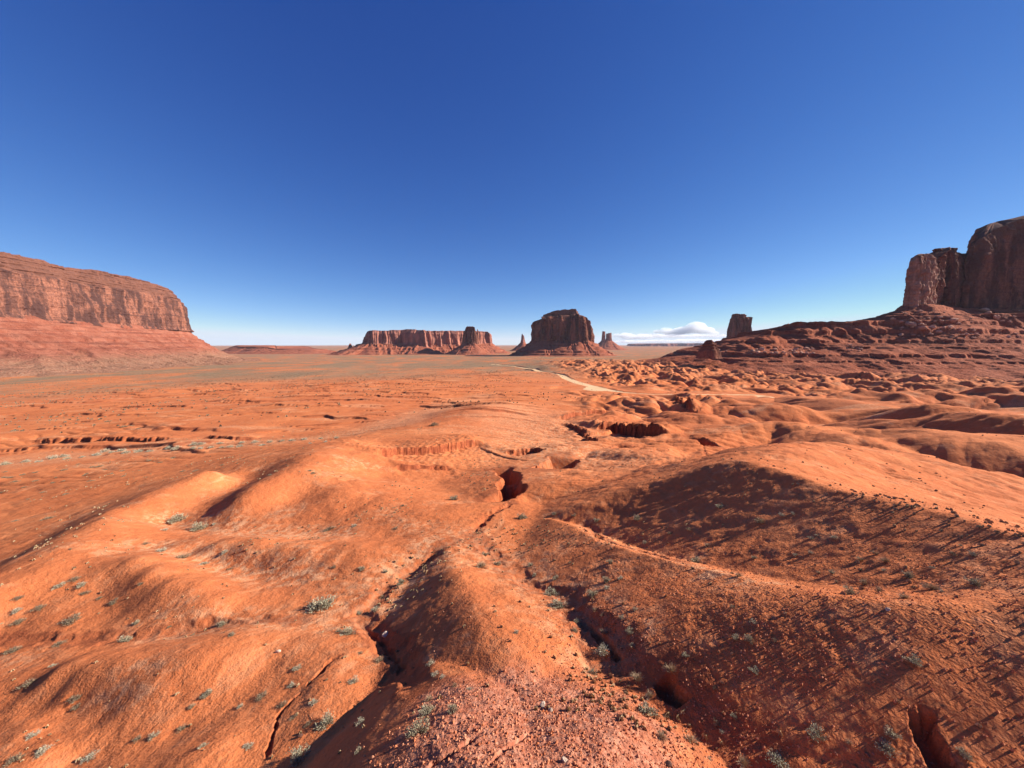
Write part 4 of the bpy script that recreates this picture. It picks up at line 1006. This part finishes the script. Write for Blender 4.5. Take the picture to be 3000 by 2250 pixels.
for w in DOTS.split(';'):
    x, y = (float(v) for v in w.split(','))
    place_plant('dark', x / 2.212, 1000 + (y + 6) / 2.212, random.uniform(10, 18), 'small dull shrub dotted over the red flat this side of the wash', 'dull shrubs dotted over the left flat', False)
place_plant('dark', 1271, 1248, 26, 'dark bush standing alone by the bend of the pale wash', None, True, 1.5)

# scrub of the far plain: nobody could count it
def scatter_mesh(name, pts, sizes, mat, kind):
    """one sheet of small tufts (three crossed leaves and a low mound each)"""
    n = len(pts); r = np.random.default_rng(5)
    base = np.array([[-.5, 0, 0], [.5, 0, 0], [.3, 0, .55], [-.25, 0, .5]])
    V = []; Fc = []
    for a in (0, 1.05, 2.1):
        ca, sa = np.cos(a + r.random(n) * .8), np.sin(a + r.random(n) * .8)
        q = base[None] * sizes[:, None, None] * r.uniform(.75, 1.2, (n, 1, 1))
        x = q[..., 0] * ca[:, None]; y = q[..., 0] * sa[:, None]
        V.append(np.stack([x + pts[:, None, 0], y + pts[:, None, 1], q[..., 2] + pts[:, None, 2]], -1))
    V = np.stack(V, 1).reshape(-1, 3)
    Fc = np.arange(len(V)).reshape(-1, 4)
    return tag(link(name, raw_mesh(name, V, Fc, mat, False)), kind=kind)
def scatter_pts(n, r0, r1, a0, a1, dens, seed):
    r = np.random.default_rng(seed)
    th = np.radians(r.uniform(a0, a1, n)); q = np.exp(r.uniform(math.log(r0), math.log(r1), n))
    x = q * np.sin(th); y = q * np.cos(th)
    k = r.random(n) < dens(x, y, q, th)
    return x[k], y[k]
x, y = scatter_pts(90000, 170, 2600, -58, 30, lambda x, y, q, th: sstep(-.25, .5, fbm(x / 90, y / 90, 700, 4)) * np.interp(np.log(q), np.log([170, 400, 700, 2600]), [.02, .12, .7, .9]) * (1 - .8 * sstep(.05, .25, th) * (1 - sstep(900, 1100, q))), 31)
z = ground_z(x, y)
scatter_mesh('scrub', np.stack([x, y, z], -1), np.random.default_rng(3).uniform(.35, 1.2, len(x)), plant_material('plain_scrub', (.17, .14, .085), (.30, .245, .16), (.22, .16, .10)), 'stuff')
x, y = scatter_pts(60000, 7, 170, -58, 58, lambda x, y, q, th: np.clip(sstep(.15, .55, fbm(x / 9, y / 9, 710, 4)), 0, 1) * .25 * (1 - .8 * sstep(.15, .4, th) * sstep(20, 30, q)) + .01, 32)
z = ground_z(x, y)
scatter_mesh('dry_grass', np.stack([x, y, z], -1), np.random.default_rng(4).uniform(.05, .14, len(x)) * np.interp(np.hypot(x, y), [7, 60, 170], [1, 1.5, 3]), plant_material('dry_grass_blades', (.36, .25, .14), (.52, .38, .22), (.3, .2, .11)), 'stuff')

# ------------------------------------------------------------------ stones
def stone_material(name, a, b):
    t = NT(name); v = t.coord(); oi = t.n('ShaderNodeObjectInfo').outputs['Random']
    n1 = t.noise(v, 2.5, 6, .65)
    return t.finish(t.mix(t.ramp(oi, 0, 1, 0, .5), t.mix(t.ramp(n1, .35, .65), a, b), tuple(.6 * c for c in a)), .95, t.bump(n1, .7, .1), .05)
M_STONE = stone_material('red_stone', (.36, .135, .075), (.50, .23, .14)); M_STONE_PALE = stone_material('pale_stone', (.60, .42, .29), (.72, .55, .42)); M_STONE_DARK = stone_material('dark_stone', (.10, .05, .04), (.17, .085, .06))
M_BOULDER = stone_material('boulder_stone', (.44, .21, .13), (.58, .31, .21))
def stone_mesh(seed, mat, sub=2, jag=.35):
    bm = bmesh.new(); bmesh.ops.create_icosphere(bm, subdivisions=sub, radius=.5)
    r = np.random.default_rng(seed); planes = [(lambda d: d / np.linalg.norm(d))(r.normal(size=3)) for _ in range(9)]; cut = r.uniform(.26, .46, 9)
    for v in bm.verts:
        c = np.array(v.co)
        for d, k in zip(planes, cut):
            e = c @ d
            if e > k: c = c - d * (e - k) * .92
        c *= np.array([1, .8 + .1 * math.sin(seed), .62]) * (1 + jag * .12 * r.normal())
        v.co = c
    me = bpy.data.meshes.new('stone'); bm.to_mesh(me); bm.free(); me.materials.append(mat)
    return me
BOULD = [stone_mesh(200 + i, M_BOULDER) for i in range(7)]
def put_stone(me, loc, size, label, name='boulder', group=None, cat='boulder'):
    o = bpy.data.objects.new(name, me); COL.objects.link(o)
    o.location = (loc[0], loc[1], loc[2] + size * .12); o.scale = (size, size * random.uniform(.75, 1.1), size * random.uniform(.7, 1.1)); o.rotation_euler = (random.uniform(-.4, .4), random.uniform(-.4, .4), random.uniform(0, 6.28))
    return tag(o, label, cat, group)
def z5(x, y): return 2500 + x / 3.318, 600 + y / 3.318
BIG = [(845,1105,40,'upright boulder standing alone on the rubble slope under the tower block'),(1262,1045,60,'large pale boulder just under the dark wall of the right butte'),(570,1180,75,'broad tilted slab with a black shadow on the rubble slope'),
       (660,1230,50,'pale boulder at the lower edge of the rubble slope'),(975,1140,60,'large boulder beside a black shadow in the middle of the rubble slope'),(1395,1110,55,'flat pale slab low on the rubble slope near the picture edge'),
       (760,1200,45,'squat boulder below the upright one on the rubble slope'),(1310,1070,45,'boulder just downhill of the large pale one')]
for i, (x, y, w, lab) in enumerate(BIG):
    g = hill_hit(*z5(x, y))
    if g: put_stone(BOULD[i % 7], g, w / 3.318 / F * g[1] * 1.5, lab)
rb = random.Random(4); cnt = 0
for n_, (x0, x1, y0, y1), w0, w1, zf in ((95, (360, 1640, 1045, 1300), 12, 36, z5), (42, (740, 1420, 640, 705), 14, 40, zoom4), (16, (1780, 1960, 590, 665), 16, 36, zoom4), (10, (330, 470, 655, 695), 12, 34, zoom4)):
    for _ in range(n_):
        x, y, w = rb.uniform(x0, x1), rb.uniform(y0, y1), w0 + (w1 - w0) * rb.random() ** 2
        g = hill_hit(*zf(x, y))
        if not g: continue
        near = zf is z5
        put_stone(BOULD[rb.randrange(7)], g, w / 3.4 / F * g[1] * 1.6, 'broken boulder lying on the rubble slope below the right butte' if near else 'fallen block lying on a ledge of the right hillside', 'boulder', 'boulders on the rubble slope' if near else 'fallen blocks on the ledged hillside')
NEAR = [('p',815,1911,16,'small pale stone alone on the smooth lower left slope'),('k',880,2158,17,'dark brown stone beside the crack in the lower left slope'),('p',949,2130,9,'tiny white stone beside a sagebrush left of the stony knob'),
        ('p',1130,1862,22,'pale wedge shaped stone in the bank of the central ridge'),('p',2600,1788,18,'pale stone on the crest of the big dark ridge'),('r',2540,2213,16,'red stone low on the big dark slope, left of a pair'),
        ('r',2557,2211,11,'small red stone touching a larger one low on the big dark slope'),('r',2448,2210,13,'reddish stone low on the big dark slope, apart from the pair'),('p',1590,2070,26,'cream coloured stone on the crest of the stony knob'),('p',1612,2084,18,'smaller cream stone behind the largest one on the stony knob'),
        ('p',1655,2228,20,'pale stone on the near edge of the stony knob'),('k',1958,2243,30,'black stone at the very bottom beside the stony knob'),('r',2553,2164,10,'small brick red stone in the middle of the big dark slope')]
for i, (m_, px, py, w, lab) in enumerate(NEAR):
    g = ground_hit(px, py); x, y, z = ray(px, py)
    put_stone(stone_mesh(300 + i, dict(p=M_STONE_PALE, k=M_STONE_DARK, r=M_STONE)[m_]), (g[0], g[1], float(ground_z(g[0], g[1]))), w / F * math.hypot(*g[:2]) / math.hypot(x, y), lab, 'stone', None, 'stone')
# gravel: stuff
def gravel(name, x, y, size, mat, seed):
    r = np.random.default_rng(seed); n = len(x); z = ground_z(x, y)
    base = np.array([[.5,0,0],[0,.45,0],[-.5,0,0],[0,-.45,0],[.05,.05,.5],[-.05,0,-.3]])
    fc = np.array([[0,1,4],[1,2,4],[2,3,4],[3,0,4],[1,0,5],[2,1,5],[3,2,5],[0,3,5]])
    q = base[None] * r.uniform(.6, 1.3, (n, 6, 1)) * size[:, None, None]
    a = r.random(n) * 6.28; ca, sa = np.cos(a)[:, None], np.sin(a)[:, None]
    V = np.stack([q[..., 0] * ca - q[..., 1] * sa + x[:, None], q[..., 0] * sa + q[..., 1] * ca + y[:, None], q[..., 2] + z[:, None] + size[:, None] * .1], -1).reshape(-1, 3)
    Fc = (fc[None] + (np.arange(n) * 6)[:, None, None]).reshape(-1, 3)
    return tag(link(name, raw_mesh(name, V, Fc, mat, False)), kind='stuff')
t = NT('gravel_stone'); v = t.coord(); a_ = t.noise(v, 6, 4, .7)
M_GRAVEL = t.finish(t.mix(t.ramp(a_, .35, .62), t.mix(t.ramp(t.noise(v, 40, 2), .4, .6), (.42, .115, .042), (.48, .150, .062)), (.52, .23, .13)), .95, None, .05)
x, y = scatter_pts(80000, 5, 28, -30, 58, lambda x, y, q, th: (.05 + .95 * sstep(0.0, .22, th + .12 * fbm(x / 6, y / 6, 720, 3))) * (.25 + .75 * sstep(-.3, .3, fbm(x / 3.5, y / 3.5, 725, 3))), 33)
r_ = np.random.default_rng(6); sz = .016 + .065 * r_.random(len(x)) ** 4
gravel('gravel', x, y, sz * np.interp(np.hypot(x, y), [5, 12, 28], [.8, .9, .6]), M_GRAVEL, 7)
r_ = np.random.default_rng(8); n = 9000
x = kx + r_.normal(0, 1.5, n); y = ky + r_.normal(.2, 1.5, n)
x, y = x[np.hypot(x - kx, y - ky) < 2.9], y[np.hypot(x - kx, y - ky) < 2.9]
gravel('knob_gravel', x, y, .014 + .07 * r_.random(len(x)) ** 6, M_GRAVEL, 9)

# ------------------------------------------------------------------ clouds low over the far plateau
def cloud_material():
    m = bpy.data.materials.new('cloud_vapour'); m.use_nodes = True; t = m.node_tree; t.nodes.clear()
    o = t.nodes.new('ShaderNodeOutputMaterial'); v = t.nodes.new('ShaderNodeVolumePrincipled')
    v.inputs['Color'].default_value = (1, 1, 1, 1); v.inputs['Density'].default_value = .0015; v.inputs['Anisotropy'].default_value = .1
    t.links.new(v.outputs[0], o.inputs['Volume']); return m
M_CLOUD = cloud_material()
def cloud(name, Y, blobs, label, seed, vox=70):
    bm = bmesh.new()
    from mathutils import Matrix, Vector
    r = random.Random(seed); c0 = at(sum(b[0] for b in blobs) / len(blobs), blobs[0][1], Y)
    for px, py, rx, rz in blobs:
        X, _, Z = at(px, py, Y); k = Y / F
        for q in range(5):
            f = r.uniform(.45, .8) if q else 1
            M = Matrix.Translation(Vector((X - c0[0] + (r.uniform(-.6, .6) * rx * k if q else 0), r.uniform(-.7, .7) * rx * k if q else 0, Z - c0[2] + (r.uniform(-.1, .7) * rz * k if q else 0)))) @ Matrix.Diagonal((rx * k * f, rx * k * f * .8, rz * k * f, 1))
            bmesh.ops.create_icosphere(bm, subdivisions=3, radius=1, matrix=M)
    me = bpy.data.meshes.new(name); bm.to_mesh(me); bm.free(); me.materials.append(M_CLOUD)
    o = link(name, me); o.location = c0
    tag(o, label, 'cloud', 'low white clouds')
    rm_ = o.modifiers.new('skin', 'REMESH'); rm_.mode = 'VOXEL'; rm_.voxel_size = vox
    for sz_, st in ((900, 420), (330, 170)):
        tx = bpy.data.textures.new('billow', 'CLOUDS'); tx.noise_scale = sz_; tx.noise_depth = 2
        dm = o.modifiers.new('billow', 'DISPLACE'); dm.texture = tx; dm.strength = st; dm.mid_level = .5; dm.texture_coords = 'LOCAL'
    return o
cloud('cloud', 42000, [(2048,962,26,16),(2075,968,20,11),(2020,966,22,13),(1990,970,22,11),(1955,972,22,9),(1928,972,14,6),(2095,976,14,7)], 'biggest white heaped cloud beside the tall narrow butte', 1)
cloud('cloud', 43000, [(1835,984,22,8),(1812,982,14,6),(1865,988,22,7),(1900,988,16,6)], 'lower flatter white cloud just right of the twin towers', 2)
cloud('cloud', 46000, [(1930,985,60,3.2),(2010,984,60,3.0),(2080,984,50,3.0)], 'thin grey strip of cloud under the biggest white one', 3, 90)
cloud('cloud', 52000, [(1960,1000,80,3),(2060,999,70,4),(1860,1001,70,2.4)], 'faint low cloud layer lying on the far plateau', 4, 90)
S.cycles.volume_bounces = 24; S.cycles.max_bounces = 26; S.cycles.diffuse_bounces = 3; S.cycles.transparent_max_bounces = 8

# ------------------------------------------------------------------ air
def haze_material(dens):
    m = bpy.data.materials.new('haze_air'); m.use_nodes = True; t = m.node_tree; t.nodes.clear()
    o = t.nodes.new('ShaderNodeOutputMaterial'); v = t.nodes.new('ShaderNodeVolumePrincipled')
    v.inputs['Color'].default_value = (.70, .80, 1, 1); v.inputs['Density'].default_value = dens; v.inputs['Anisotropy'].default_value = 0
    t.links.new(v.outputs[0], o.inputs['Volume']); return m
HAZE = True
if HAZE:
    zb_, zt_ = float(GZ.min()) - 60, 540.
    x0, x1, y0, y1 = -30500., 30500., -6000., 30500.
    co = np.array([[x, y, z] for z in (zb_, zt_) for y in (y0, y1) for x in (x0, x1)])
    fc = np.array([[0, 2, 3, 1], [4, 5, 7, 6], [0, 1, 5, 4], [2, 6, 7, 3], [0, 4, 6, 2], [1, 3, 7, 5]])
    tag(link('haze', raw_mesh('haze', co, fc, haze_material(1.1e-5), False)), kind='stuff')
